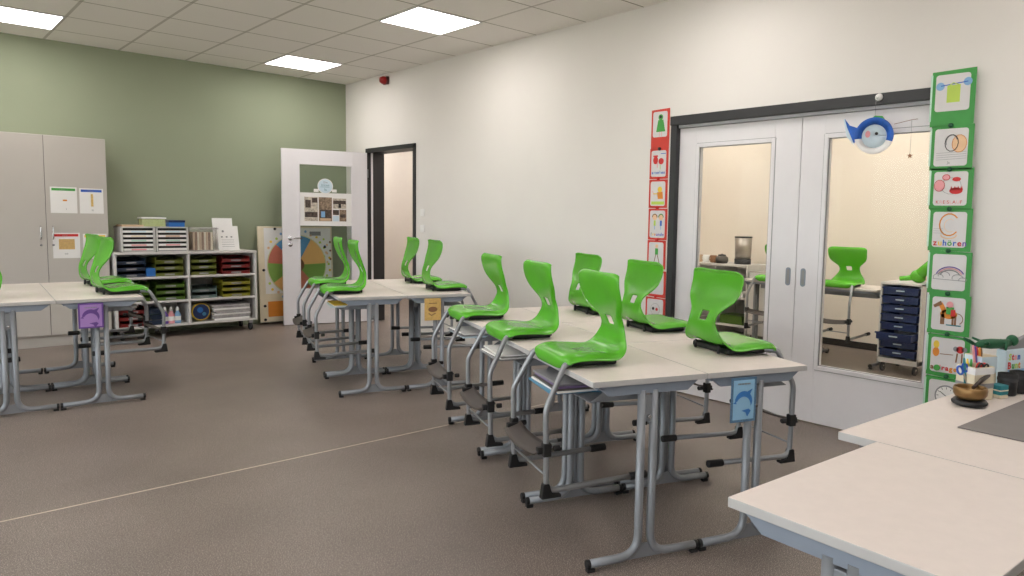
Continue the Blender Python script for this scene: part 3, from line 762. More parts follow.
sheet(1.170, .84, .215, .24, 'white sheet with red heading and orange grid, low on the cabinet door', 'ink_red', d3)
sheet(1.41, .83, .195, .24, 'white sheet half hidden behind the green chair on the cabinet door', 'ink_yellow', d1)

# ------------------------------------------------------------------ low shelf unit
SX0, SX1, SYF, SD = 1.650, 3.02, 8.20, .42
SW = SX1-SX0; ZS = [.135, .385, .635, .885]
t = thing('low_shelf', 'low white open shelf unit on castors against the green wall', 'shelf', (SX0, SYF, 0))
bk = .022
b = MB('shelf_white'); b.b2(0, bk, 0, SD, ZS[0]-bk, ZS[3]); b.b2(SW-bk, SW, 0, SD, ZS[0]-bk, ZS[3]); b.b2(SW/2-bk/2-.01, SW/2+bk/2-.01, .0, SD, ZS[0], ZS[3]-bk); b.b2(0, SW, SD-.008, SD, ZS[0]-bk, ZS[3]); b.build('carcass', t, bevel=.0015)
MB('shelf_white').b2(-.004, SW+.004, -.004, SD, ZS[3]-bk, ZS[3]+.0005).build('top_board', t, bevel=.002)
for z in ZS[:3]: MB('shelf_white').b2(bk, SW-bk, .004, SD-.01, z-bk, z).build('shelf_board', t, bevel=.0015)
for x in (.06, SW-.06):
    for y in (.06, SD-.06):
        cs = MB('rubber').lathe([(0, -.013), (.04, -.013), (.043, -.008), (.043, .008), (.04, .013), (0, .013)], (x, y, .043), M=Matrix.Rotation(PI/2, 3, 'Y'), n=18).build('castor', t)
        MB('chrome').box((x, y, .095), (.045, .05, .03)).build('castor_fork', cs)
sw2 = SW/2-.01
def tray(x, z, w, m, label, grp, tagm=True):
    t = thing('letter_tray', label, 'tray', (SX0+x, SYF+.03, z+.001), 0, grp); dp = .33; h = .058
    b = MB(m); k = .003
    b.b2(0, w, 0, dp, 0, k); b.b2(0, k, 0, dp, k, h); b.b2(w-k, w, 0, dp, k, h); b.b2(0, w, dp-k, dp, k, h); b.b2(0, w, 0, k, k, h*.55)
    b.build('tray', t)
    MB(m).b2(.01, w-.01, .01, dp-.01, k, .03).build('papers', t)
    if tagm: MB('ink_grey').b2(w*.32, w*.68, -.0012, 0, .008, .024).build('label_strip', t)
stack = [('blue', 'tray_blue', .03, ZS[2], .25, 'upper left compartment'), ('olive', 'tray_olive', .37, ZS[2], .26, 'upper left compartment'),
         ('olive', 'tray_olive', sw2+.03, ZS[2], .25, 'upper right compartment'), ('red', 'tray_red', sw2+.34, ZS[2], .29, 'upper right compartment'),
         ('green', 'tray_green', .37, ZS[1], .27, 'middle left compartment'), ('lime', 'tray_green', .05, ZS[1], .26, 'middle left compartment'),
         ('clear', 'tray_clear', sw2+.03, ZS[1], .25, 'middle right compartment'), ('yellow', 'tray_yellow', sw2+.34, ZS[1], .29, 'middle right compartment'),
         ('red', 'tray_red', .03, ZS[0], .25, 'bottom left compartment')]
for col, m, x, z, w, where in stack:
    for k, pos in enumerate(('bottom', 'middle', 'top')):
        if col == 'clear' and k == 2: continue
        tray(x, z + k*.065, w, m, '%s letter tray, %s of its stack, %s of low shelf' % (col, pos, where), 'letter trays in the low shelf')
def simple(mb, name, label, cat, loc, rz=0., group=None, bevel=0.):
    return tag(mb.build(name, bevel=bevel, loc=loc, rz=rz), label, cat, group)
simple(MB('tray_bluebright').b2(0, .085, 0, .2, 0, .085), 'small_bin', 'bright blue small bin between blue and olive trays in the low shelf', 'bin', (SX0+.285, SYF+.03, ZS[2]+.001), bevel=.003)
for k in range(3): simple(MB('tray_blue').b2(0, .12, 0, .28, 0, .05), 'storage_bin', 'dark blue bin, %s of its stack beside the red trays, low shelf' % ('bottom', 'middle', 'top')[k], 'bin', (SX0+.30, SYF+.03, ZS[0]+.001+k*.056), group='dark blue bins', bevel=.003)
def bottle(x, m, label):
    t = thing('glue_bottle', label, 'bottle', (x, SYF+.08, ZS[0]+.001), 0, 'bottles in the low shelf')
    MB(m).lathe([(0, 0), (.03, 0), (.033, .01), (.033, .09), (.016, .115), (.014, .13), (0, .13)], n=18).build('body', t)
    MB('paper').lathe([(.016, .13), (.016, .15), (.006, .175), (0, .175)], n=14).build('cap', t)
    MB('paper').lathe([(.0335, .03), (.0335, .075)], n=18).build('label_band', t)
for x, m, l in ((SX0+.455, 'ink_violet', 'violet'), (SX0+.515, 'ink_pink', 'pink'), (SX0+.575, 'ink_lightblue', 'light blue')): bottle(x, m, l+' bottle with white cap in the bottom left of the low shelf')
t = thing('round_puzzle', 'round dark blue puzzle with yellow rim in the bottom right of the low shelf', 'puzzle', (SX0+sw2+.125, SYF+.06, ZS[0]+.103))
b = MB('ink_yellow'); b.disc(0, 0, .092, .02, 'ink_yellow', t=.02, n=28); b.build('rim', t); b = MB('navy'); b.disc(0, 0, .082, 0, 'navy', t=.004, n=28); b.disc(-.01, .02, .03, -.004, 'tray_bluebright', t=.001); b.disc(.03, -.025, .02, -.004, 'folder_blue', t=.001); b.build('disc', t)
for k in range(9):
    w_ = random.uniform(.36, .40); simple(MB('newspaper' if k % 3 else 'paper').b2(0, w_, 0, .33, 0, .017), 'newspaper', 'grey folded newspaper %s the pile in the low shelf' % ('at the bottom of' if k == 0 else 'on top of' if k == 8 else 'in the middle of'), 'newspaper', (SX0+sw2+.635-w_-random.uniform(0, .015), SYF+.02+random.uniform(0, .02), ZS[0]+.001+k*.0182), 0, 'newspaper pile in the low shelf', .004)
ZT = ZS[3]+.001
# drawer towers
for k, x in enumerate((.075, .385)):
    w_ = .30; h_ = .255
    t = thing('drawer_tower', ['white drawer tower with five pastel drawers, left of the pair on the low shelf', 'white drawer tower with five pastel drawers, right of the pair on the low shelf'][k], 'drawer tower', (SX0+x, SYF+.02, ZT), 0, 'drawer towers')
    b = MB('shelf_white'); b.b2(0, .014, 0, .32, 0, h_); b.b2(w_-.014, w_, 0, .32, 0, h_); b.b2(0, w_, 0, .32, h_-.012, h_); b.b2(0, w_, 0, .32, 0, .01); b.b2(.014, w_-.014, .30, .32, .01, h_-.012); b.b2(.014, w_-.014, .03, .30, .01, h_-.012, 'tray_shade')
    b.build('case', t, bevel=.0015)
    cols = [['ink_pink', 'ink_pink', 'film', 'cream_card', 'paper_blueish'], ['paper', 'ink_pink', 'film', 'kraft', 'paper_blueish']][k]
    for q in range(5):
        dr = MB('paper').b2(.02, w_-.02, -.006, .28, .016+q*.045, .038+q*.045).build('drawer', t, bevel=.0015)
        MB(cols[q]).b2(w_*.28, w_*.72, -.0075, -.006, .02+q*.045, .034+q*.045).build('label_strip', dr)
simple(MB('kraft').b2(0, .19, 0, .24, 0, .018), 'cardboard_folder', 'flat brown cardboard folder on top of the left drawer tower', 'folder', (SX0+.09, SYF+.05, ZT+.2555))
t = thing('craft_box', 'clear box with yellow and green craft material on the drawer towers', 'box', (SX0+.28, SYF+.13, ZT+.276-.02), 0)
MB('lime_box').b2(.01, .22, .01, .15, 0, .075).build('contents', t); MB('paper').b2(0, .23, 0, .16, .08, .095).build('lid', t, bevel=.003); MB('clear_plastic').b2(0.003, .227, .003, .157, 0.0005, .08).build('body', t)
t = thing('blue_box', 'bright blue small box on top of the right drawer tower', 'box', (SX0+.52, SYF+.08, ZT+.2555), 0)
MB('tray_bluebright').b2(0, .15, 0, .12, 0, .06).build('body', t, bevel=.004); MB('navy').b2(-.004, .154, -.004, .124, .045, .068).build('lid', t, bevel=.003)
t = thing('paper_bin', 'clear plastic bin full of brownish papers on the low shelf', 'bin', (SX0+.845, SYF+.17, ZT))
b = MB('clear_plastic'); b.box((0, 0, .125), (.27, .24, .25), taper=.78); b.build('body', t)
MB('clear_plastic').b2(-.145, .145, -.13, .13, .235, .25).build('rim', t, bevel=.004)
b = MB('kraft')
for k in range(9): b.box((-.088+k*.022, 0, .105), (.017, .17, .19), m=['kraft', 'ink_brown', 'cream_card'][k % 3])
b.build('papers', t)
def booklet(x, y, w, h, m, label, lines, rz=0, tilt=-.22):
    t = thing('booklet', label, 'booklet', (SX0+x, SYF+y, ZT+.002), 0, 'white booklets on the low shelf'); t.rotation_euler = (tilt, 0, rz)
    MB('paper').b2(0, w, 0, .006, 0, h).build('cover', t)
    if lines:
        b = MB('ink_grey'); b.disc(.06, h*.78, .012, -.0004, 'ink_grey')
        for k in range(3): b.disc(.045+k*.05, h*.55, .011, -.0004, 'ink_grey', rz=.008)
        for k in range(4): b.rect(.04, w-.05, h*.42-k*.025, h*.42-k*.025+.003, -.0004, 'ink_grey')
        b.build('print', t)
booklet(1.02, .14, .22, .27, 'paper', 'white printed booklet leaning at the front on the low shelf', True)
booklet(1.00, .22, .21, .355, 'paper', 'taller white booklet leaning behind the printed one on the low shelf', False, tilt=-.18)

# ------------------------------------------------------------------ poster board in the corner
t = thing('poster_board', 'large board with a colourful circle poster leaning in the corner behind the open door', 'board', (3.165, 8.50, 0.03)); t.rotation_euler = (-.05, 0, 0)
BW, BH = .905, 1.12
MB('cream_card').b2(0, BW, 0, .025, 0, BH).build('board', t, bevel=.003)
b = MB('paper'); b.rect(.07, BW-.02, .33, BH-.02, -.001, 'paper'); b.rect(.07, BW-.02, .03, .31, -.001, 'cream_card'); b.rect(.09, BW-.02, .06, .24, -.0025, 'ink_orange')
b.build('poster_sheet', t)
b = MB('ink_red'); cx, cz, R_ = .455, .66, .35
segs = [('pas_blue', 60, 135), ('pas_red', 135, 175), ('pas_green', 175, 215), ('pas_orange', 215, 262), ('pas_red', 262, 310), ('pas_green', 310, 362), ('pas_orange', 2, 60)]
b.disc(cx, cz, R_+.012, -.0022, 'pas_lime', n=40)
for m, a0, a1 in segs: b.disc(cx, cz, R_, -.0034, m, a0=a0, a1=a1, n=10)
b.disc(cx, cz, .085, -.0046, 'ink_brown'); b.disc(cx-.01, cz+.01, .04, -.0058, 'ink_skin'); b.build('colour_wheel', t)
b = MB('ink_lime')
for k in range(34):
    a = math.radians(k*360/34); r_ = R_+.045+.02*(k % 2); x = cx+r_*math.cos(a); z = cz+r_*math.sin(a)
    if .09 < x < BW-.04: b.disc(x, z, .016, -.0022, ['ink_lime', 'ink_yellow', 'ink_skin', 'ink_lightblue'][k % 4], n=8)
for k in range(10): b.disc(BW-.11+.04*(k % 3), .65+.035*k, .014, -.0022, ['ink_lime', 'ink_skin', 'ink_brown'][k % 3], n=8)
b.rect(.62, .76, BH-.11, BH-.06, -.0022, 'ink_grey'); b.build('small_pictures', t)
for x, z in ((.055, .18), (.055, .60), (.055, .02), (BW-.1, .86), (.2, BH-.04)): MB('ink_black').lathe([(0, 0), (.016, 0), (.014, .012), (0, .012)], (x, -.001, z+.01), M=Matrix.Rotation(PI/2, 3, 'X'), n=12).build('magnet', t)

# ------------------------------------------------------------------ things on the right wall
def wall_thing(name, label, cat, y, z, off=.002, group=None): return thing(name, label, cat, (XW-off, y, z), -PI/2, group)
t = wall_thing('alarm_sounder', 'small dark red alarm sounder high on the white wall near the corner', 'alarm', 7.62, 2.845)
b = MB('alarm_dark'); b.b2(-.05, .05, -.03, 0, -.045, .045); b.build('base', t, bevel=.008)
MB('alarm_red').lathe([(.045, .03), (.045, .055), (.03, .085), (0, .09)], m='alarm_red', M=Matrix.Rotation(PI/2, 3, 'X'), n=20).build('horn', t)
for z, l in ((1.34, 'white light switch beside the small door, upper one'), (1.165, 'white light switch beside the small door, lower one')):
    t = wall_thing('light_switch', l, 'switch', 6.86, z, group='light switches'); MB('paper').b2(-.04, .04, -.008, 0, -.04, .04).build('plate', t, bevel=.003); MB('ink_grey').b2(-.026, .026, -.0115, -.0085, -.026, .026, 'paper').build('rocker', t, bevel=.003)

def poster(y, z, w, h, back, label, draw, tilt=0., pin=None, foot=0., group=None, film=False):
    """y,z: top-left corner as seen; front faces the room"""
    t = wall_thing('drawing_card', label, 'poster', y - (.030 if y < 2 else 0), z - (.014 if y < 2 else 0), .036 if y < 2 else .003, group); t.rotation_euler.y = 0
    t.rotation_euler = (0, 0, -PI/2); 
    k = math.tan(tilt)
    P = lambda x, zz: (x, zz + k*x)
    MB(back).flat([P(0, -h), P(w, -h), P(w, 0), P(0, 0)], 0, back, .0015).build('backing', t)
    b = MB('paper'); m = .021 if w > .2 else .016
    b.rrect(m, w-m*1.3, -h+m+foot, -m*.9, .015, -.0018, 'sheet_grey', .0006); o = b.build('sheet', t)
    b = MB('ink_black'); draw(b, w, h-foot, foot); 
    o = b.build('drawing', t)
    if pin: MB(pin).lathe([(0, 0), (.013, 0), (.012, .010), (0, .011)], (w*.5, -.002, -h+.002), M=Matrix.Rotation(PI/2, 3, 'X'), n=14).build('magnet', t)
    if film:
        MB('film').rect(-.006, .004, -h*.9, -h*.05, -.002, 'film', .0006).build('plastic_edge', t)
    return t
Y = -.0026
def g_weights(b, w, h, f):
    b.rect(w*.36, w*.66, -h*.72, -h*.33, Y, 'ink_lime'); b.stroke([(w*.22, -h*.33), (w*.82, -h*.28)], .005, Y-.0008, 'ink_blue'); b.disc(w*.2, -h*.34, .022, Y, 'ink_lightblue'); b.disc(w*.82, -h*.28, .022, Y, 'ink_lightblue')
    b.stroke([(w*.38, -h*.35), (w*.5, -h*.28), (w*.66, -h*.35)], .005, Y-.001, 'ink_lime')
def g_faces(b, w, h, f):
    b.disc(w*.68, -h*.42, .035, Y, 'ink_skin', rz=.045); b.arc(w*.68, -h*.42, .037, 0, 360, .003, Y-.001, 'ink_orange', rz=.047); b.arc(w*.5, -h*.40, .034, 0, 360, .004, Y-.001, 'ink_black', rz=.045); b.arc(w*.5, -h*.38, .028, 20, 200, .004, Y-.001, 'ink_grey', rz=.038)
    for k in range(4): b.stroke([(w*.15, -h*(.62+.05*k)), (w*.85, -h*(.60+.05*k))], .0015, Y, 'ink_grey')
    b.text('Ja', w*.42, -h*.86, .02, Y, ['ink_grey'])
def g_red(b, w, h, f):
    b.arc(w*.5, -h*.43, .052, 0, 360, .002, Y, 'ink_grey', rz=.045); b.disc(w*.23, -h*.42, .024, Y-.001, 'ink_pink', rz=.028); b.arc(w*.23, -h*.42, .027, 0, 360, .003, Y-.002, 'ink_red', rz=.031)
    b.disc(w*.62, -h*.55, .034, Y-.001, 'ink_red', rz=.018)
    for k in range(4): b.flat([(w*(.48+.08*k), -h*.53), (w*(.54+.08*k), -h*.53), (w*(.51+.08*k), -h*.43)], Y-.001, 'ink_red')
    b.disc(w*.62, -h*.27, .022, Y-.001, 'ink_red', rz=.012); b.disc(w*.38, -h*.22, .018, Y-.001, 'ink_pink', rz=.014); b.arc(w*.38, -h*.22, .019, 0, 360, .003, Y-.002, 'ink_red', rz=.015)
    b.text('KREISLAUF', w*.16, -h*.86, .026, Y, ['ink_red', 'ink_pink'])
def g_listen(b, w, h, f):
    b.arc(w*.48, -h*.38, .05, 40, 320, .007, Y, 'ink_orange', rz=.06); b.arc(w*.5, -h*.40, .03, 60, 300, .003, Y, 'ink_skin', rz=.035); b.arc(w*.48, -h*.62, .04, 180, 360, .006, Y, 'ink_skin', rz=.02)
    for k in range(3): b.stroke([(w*.12, -h*(.48+.05*k)), (w*.34, -h*(.48+.05*k))], .0015, Y, 'ink_grey')
    b.text('zuhören', w*.13, -h*.87, .045, Y-.001, ['ink_red', 'ink_yellow', 'ink_blue', 'ink_green', 'ink_blue', 'ink_red', 'ink_violet'], .001)
def g_rainbow(b, w, h, f):
    for k, m in enumerate(('ink_violet', 'ink_pink', 'ink_grey')): b.arc(w*.52, -h*.62, .075-.010*k, 25, 160, .006, Y, m, rz=.06-.009*k)
    for x, z, r in ((.25, .62, .026), (.38, .57, .03), (.70, .62, .028), (.82, .66, .02)): b.arc(w*x, -h*z, r, 0, 200, .003, Y-.001, 'ink_grey', rz=r*.7)
    b.stroke([(w*.12, -h*.66), (w*.9, -h*.68)], .003, Y, 'ink_grey'); b.stroke([(w*.3, -h*.92), (w*.6, -h*.92)], .003, Y, 'ink_grey')
def g_horse(b, w, h, f):
    b.disc(w*.5, -h*.50, .045, Y, 'ink_orange', rz=.026)
    for x in (.33, .38, .60, .66): b.rect(w*x-.005, w*x+.006, -h*.76, -h*.5, Y, 'ink_brown')
    b.flat([(w*.36, -h*.50), (w*.22, -h*.22), (w*.34, -h*.22), (w*.46, -h*.42)], Y, 'ink_orange'); b.flat([(w*.30, -h*.18), (w*.12, -h*.30), (w*.16, -h*.36), (w*.34, -h*.27)], Y-.001, 'ink_brown')
    b.disc(w*.52, -h*.26, .018, Y-.002, 'ink_pink'); b.rect(w*.44, w*.62, -h*.5, -h*.32, Y-.002, 'ink_green'); b.rect(w*.55, w*.66, -h*.54, -h*.38, Y-.003, 'ink_red'); b.rect(w*.45, w*.80, -h*.78, -h*.75, Y, 'ink_teal'); b.arc(w*.70, -h*.6, .03, -60, 90, .004, Y, 'ink_brown')
def g_ask(b, w, h, f):
    b.disc(w*.22, -h*.25, .016, Y, 'ink_yellow', rz=.022); b.disc(w*.22, -h*.43, .018, Y, 'ink_orange', rz=.026); b.disc(w*.78, -h*.32, .02, Y, 'ink_red'); b.disc(w*.88, -h*.31, .014, Y, 'ink_grey'); b.disc(w*.68, -h*.31, .014, Y, 'ink_grey')
    b.stroke([(w*.72, -h*.42), (w*.70, -h*.62)], .008, Y, 'ink_brown'); b.stroke([(w*.83, -h*.42), (w*.83, -h*.62)], .008, Y, 'ink_brown'); b.stroke([(w*.32, -h*.47), (w*.62, -h*.46)], .004, Y, 'ink_brown')
    b.text('anfragen', w*.11, -h*.85, .038, Y, ['ink_brown', 'ink_teal', 'ink_pink', 'ink_red', 'ink_red', 'ink_orange', 'ink_orange', 'ink_orange'], .0015)
    b.disc(w*.27, -h*.81, .017, Y-.002, 'ink_green', t=.006)
def g_clock(b, w, h, f):
    cx, cz = w*.52, -h*.42; b.disc(cx, cz, .062, Y, 'ink_grey', n=28); b.disc(cx, cz, .054, Y-.001, 'paper', n=28)
    for k in range(12):
        a = k*PI/6; b.stroke([(cx+.041*math.cos(a), cz+.041*math.sin(a)), (cx+.050*math.cos(a), cz+.050*math.sin(a))], .003, Y-.002, 'ink_black')
    b.stroke([(cx, cz), (cx-.032, cz+.022)], .004, Y-.002, 'ink_black'); b.stroke([(cx, cz), (cx+.022, cz+.010)], .005, Y-.002, 'ink_black'); b.text('Uhr', w*.08, -h*.92, .028, Y, ['ink_red', 'ink_pink', 'ink_red'])
GG = 'drawing cards of the green strip'
green = [(1.622, 2.160, .225, .298, g_weights, 'green card with a figure lifting blue weights, top of the green strip', .02, .06),
         (1.610, 1.866, .220, .243, g_faces, 'green card with two drawn faces, second of the strip', .0, 0),
         (1.600, 1.632, .222, .225, g_red, 'green card with red drawings in a circle and red writing, third of the strip', .0, 0),
         (1.592, 1.412, .222, .235, g_listen, 'green card with the colourful word zuhören', .0, 0),
         (1.580, 1.178, .222, .238, g_rainbow, 'green card with a rainbow and clouds', -.02, 0),
         (1.568, .940, .220, .225, g_horse, 'green card with an orange horse and rider', -.02, 0),
         (1.560, .712, .222, .235, g_ask, 'green card with small orange figures and an orange word, beside the pen boxes', -.04, 0),
         (1.558, .472, .222, .25, g_clock, 'green card with a clock, bottom of the strip behind the bronze bowl', -.02, 0)]
for y, z, w_, h_, fn, lb, tl, ft in green: poster(y, z, w_, h_, 'card_green', lb, fn, tl, 'croc_green', ft, GG, True)

def r_dress(b, w, h, f):
    b.flat([(w*.38, -h*.35), (w*.66, -h*.35), (w*.78, -h*.75), (w*.28, -h*.75)], Y, 'ink_green'); b.disc(w*.52, -h*.26, .022, Y-.001, 'ink_green'); b.disc(w*.53, -h*.25, .011, Y-.003, 'ink_black', t=.004)
    b.stroke([(w*.46, -h*.75), (w*.46, -h*.9)], .004, Y, 'ink_pink'); b.stroke([(w*.58, -h*.75), (w*.58, -h*.9)], .004, Y, 'ink_pink')
def r_hearts(b, w, h, f):
    b.disc(w*.32, -h*.38, .024, Y, 'ink_red', rz=.03); b.disc(w*.62, -h*.42, .026, Y, 'ink_red', rz=.024); b.rect(w*.2, w*.45, -h*.27, -h*.22, Y-.001, 'ink_red'); b.stroke([(w*.6, -h*.17), (w*.85, -h*.17)], .005, Y, 'ink_blue')
    b.stroke([(w*.42, -h*.45), (w*.42, -h*.62)], .008, Y, 'ink_pink'); b.stroke([(w*.58, -h*.55), (w*.58, -h*.68)], .006, Y, 'ink_lime'); b.text('ansehen', w*.12, -h*.84, .036, Y, ['ink_blue', 'ink_lightblue', 'ink_blue'], .0005)
def r_yellow(b, w, h, f):
    b.disc(w*.6, -h*.35, .022, Y, 'ink_yellow'); b.flat([(w*.45, -h*.45), (w*.75, -h*.42), (w*.78, -h*.68), (w*.5, -h*.68)], Y, 'ink_orange'); b.stroke([(w*.25, -h*.5), (w*.5, -h*.5)], .008, Y, 'ink_yellow'); b.rect(w*.15, w*.85, -h*.88, -h*.77, Y, 'ink_lime'); b.stroke([(w*.2, -h*.4), (w*.3, -h*.55)], .004, Y, 'ink_pink')
def r_kids(b, w, h, f):
    for x, m, q in ((.35, 'ink_lime', 'ink_brown'), (.68, 'ink_blue', 'ink_green')):
        b.disc(w*x, -h*.28, .022, Y, 'ink_skin'); b.arc(w*x, -h*.27, .022, 0, 180, .007, Y-.001, q); b.rect(w*x-.009, w*x+.009, -h*.55, -h*.38, Y, m); b.stroke([(w*x, -h*.55), (w*x, -h*.66)], .006, Y, 'ink_lightblue')
    b.text('freunde', w*.15, -h*.87, .036, Y, ['ink_grey', 'ink_yellow', 'ink_orange', 'ink_violet', 'ink_violet', 'ink_blue', 'ink_violet'], .0005)
def r_figure(b, w, h, f):
    b.disc(w*.52, -h*.2, .014, Y, 'ink_skin'); b.rect(w*.44, w*.6, -h*.5, -h*.28, Y, 'ink_green'); b.stroke([(w*.48, -h*.5), (w*.38, -h*.8)], .006, Y, 'ink_brown'); b.stroke([(w*.56, -h*.5), (w*.68, -h*.8)], .006, Y, 'ink_brown')
def r_plain(b, w, h, f):
    b.stroke([(w*.35, -h*.3), (w*.6, -h*.6)], .005, Y, 'ink_brown'); b.disc(w*.5, -h*.4, .015, Y, 'ink_skin')
def r_round(b, w, h, f):
    b.arc(w*.5, -h*.42, .045, 0, 360, .002, Y, 'ink_grey'); b.disc(w*.4, -h*.4, .012, Y, 'ink_black'); b.disc(w*.58, -h*.42, .012, Y, 'ink_red')
GR = 'drawing cards of the red strip'
red = [(3.640, 2.135, .175, .295, r_dress, 'red card with a green dress figure, top of the red strip', .03, .075),
       (3.646, 1.845, .180, .228, r_hearts, 'red card with two red shapes and blue writing', 0, 0),
       (3.646, 1.612, .180, .215, r_yellow, 'red card with a yellow figure', 0, 0),
       (3.644, 1.392, .184, .238, r_kids, 'red card with two children drawn side by side', 0, 0),
       (3.646, 1.150, .180, .218, r_figure, 'red card with a single green figure, below the two children', 0, 0),
       (3.640, .925, .185, .205, r_plain, 'red card mostly hidden behind a green chair back', -.05, 0),
       (3.648, .712, .195, .22, r_round, 'red card with a drawn circle, bottom of the strip beside the black frame', -.03, 0)]
for y, z, w_, h_, fn, lb, tl, ft in red: poster(y, z, w_, h_, 'card_red', lb, fn, tl, 'ink_red' if ft == 0 else 'ink_black', ft, GR)

# hanging whale and star mobile
t = wall_thing('whale_mobile', 'blue and white paper plate whale hanging before the sliding door', 'mobile', 1.875, 1.815, .10); t.rotation_euler.z = -PI/2 + .35
b = MB('whale_blue'); Mx = Matrix.Rotation(PI/2, 3, 'X')
def ringpart(b, r0, r1, y0, y1, a0, a1, m, n=30):
    vs = []; 
    for k in range(n+1):
        a = math.radians(a0+(a1-a0)*k/n)
        vs += [(r0*math.cos(a), y0, r0*math.sin(a)), (r1*math.cos(a), y1, r1*math.sin(a))]
    b.add(vs, [(2*k, 2*k+2, 2*k+3, 2*k+1) for k in range(n)], m, True)
ringpart(b, .068, .105, .015, -.012, -20, 190, 'whale_blue'); ringpart(b, .068, .105, .015, -.012, 190, 340, 'paper')
ringpart(b, 0.0001, .068, .017, .015, 0, 360, 'paper_blueish'); b.build('plate', t, solid=.002)
b = MB('paper'); b.disc(-.035, .012, .014, .008, 'ink_pink', rz=.02, t=.001); b.disc(.012, .014, .009, .008, 'ink_black', t=.001); b.build('eyes', t)
b = MB('whale_blue'); b.flat([(-.095, .05), (-.135, .065), (-.165, .105), (-.150, .055), (-.150, .0), (-.105, -.04), (-.085, .0)], 0, 'whale_blue', .002); b.flat([(-.150, .055), (-.165, .105), (-.172, .10), (-.158, .04), (-.150, 0), (-.10, -.06)], -.0022, 'paper_blueish', .0006); b.build('tail', t)
b = MB('ink_green'); b.flat([(-.02, .100), (.0, .116), (.04, .112), (.055, .09)], -.002, 'ink_green', .0015); b.build('fin', t)
MB('ink_grey').tube([(.0, 0, .105), (0, 0, .225)], .0012, n=5).build('string', t)
t = wall_thing('hook', 'white round suction hook on the black track above the whale', 'hook', 1.888, 2.045, .032)
MB('paper').lathe([(0, 0), (.023, 0), (.02, .008), (0, .012)], M=Mx, n=20).build('disc', t); MB('chrome').tube(fillet([(0, -.01, 0), (0, -.03, -.012), (0, -.03, -.03), (0, -.04, -.02)], .006), .0025, n=6).build('hook_wire', t)
t = wall_thing('star_mobile', 'small brown star hanging from a thin twig beside the whale', 'mobile', 1.665, 1.69, .10); t.rotation_euler.z = -PI/2+.3
st = [((.017 if k % 2 == 0 else .007)*math.sin(k*PI/5), (.017 if k % 2 == 0 else .007)*math.cos(k*PI/5)) for k in range(10)]
MB('ink_brown').flat(st, 0, 'ink_brown', .004).build('star', t); MB('ink_grey').tube([(0, -.002, .017), (0, -.002, .20)], .001, n=5).build('string', t)
MB('ink_brown').tube([(-.09, 0, .18), (0, 0, .20), (.03, 0, .203)], .0016, n=5).build('twig', t)

# ------------------------------------------------------------------ adjoining room furniture
g5 = lambda y, x=6.42: (x, y)
for k, y in enumerate((3.10, 3.80)):
    put_table((6.42+TWD/2, y), PI, ['pale table seen through the right glass door', 'pale table seen through the left glass door'][k], 'tables in the adjoining room')
for k, y in enumerate((3.14, 3.83)):
    put_chair(.25, (6.42, y), 0, ['green chair facing the viewer behind the right glass door', 'green chair partly visible behind the left glass door'][k], 'chairs in the adjoining room')
t = thing('drawer_trolley', 'white trolley with dark blue drawers behind the right glass door', 'trolley', (6.42, 2.36, 0))
TWW, TH = .36, .80
b = MB('shelf_white'); b.b2(0, .42, 0, .016, .09, TH); b.b2(0, .42, TWW-.016, TWW, .09, TH); b.b2(0, .42, 0, TWW, TH-.02, TH); b.b2(0, .42, 0, TWW, .085, .13); b.b2(.40, .42, 0, TWW, .09, TH); b.build('carcass', t, bevel=.002)
for k in range(8):
    z = .15 + k*.078; out = .10 if k == 2 else 0
    b = MB('navy'); b.b2(-.012-out, .37-out, .03, TWW-.03, z, z+.005); b.b2(-.012-out, -.006-out, .03, TWW-.03, z, z+.055); b.b2(-.012-out, .37-out, .03, .034, z, z+.06); b.b2(-.012-out, .37-out, TWW-.034, TWW-.03, z, z+.06); b.b2(-.02-out, .0-out, .02, TWW-.02, z+.05, z+.064)
    dr = b.build('drawer', t, bevel=.002); MB('paper_blueish').b2(-.0215-out, -.0122-out, TWW/2-.035, TWW/2+.035, z+.03, z+.04).build('label_strip', dr)
for x in (.04, .38):
    for y in (.04, TWW-.04):
        cs = MB('rubber').lathe([(0, -.012), (.036, -.012), (.04, -.006), (.04, .006), (.036, .012), (0, .012)], (x, y, .04), M=Matrix.Rotation(PI/2, 3, 'X'), n=16).build('castor', t); MB('chrome').lathe([(0, -.0135), (.018, -.0135), (.018, .0135), (0, .0135)], (x, y, .04), M=Matrix.Rotation(PI/2, 3, 'X'), n=12).build('hub', cs)
t = thing('plush_frog', 'lime green plush toy lying on the drawer trolley', 'toy', (6.58, 2.43, TH))
b = MB('ink_lime'); b.ball((0, .03, .06), .06, 'green_plastic', sc=(1, 1.2, 1)); b.tube([(0, .03, .06), (0, -.04, .12), (0, -.11, .18), (0, -.17, .24)], [.055, .06, .065, .05], 'green_plastic'); b.tube([(0, .06, .05), (-.02, .13, .035), (-.03, .18, .03)], [.03, .022, .02], 'green_plastic'); b.build('body', t); MB('ink_pink').ball((-.06, -.10, .05), .048).build('scarf', t)

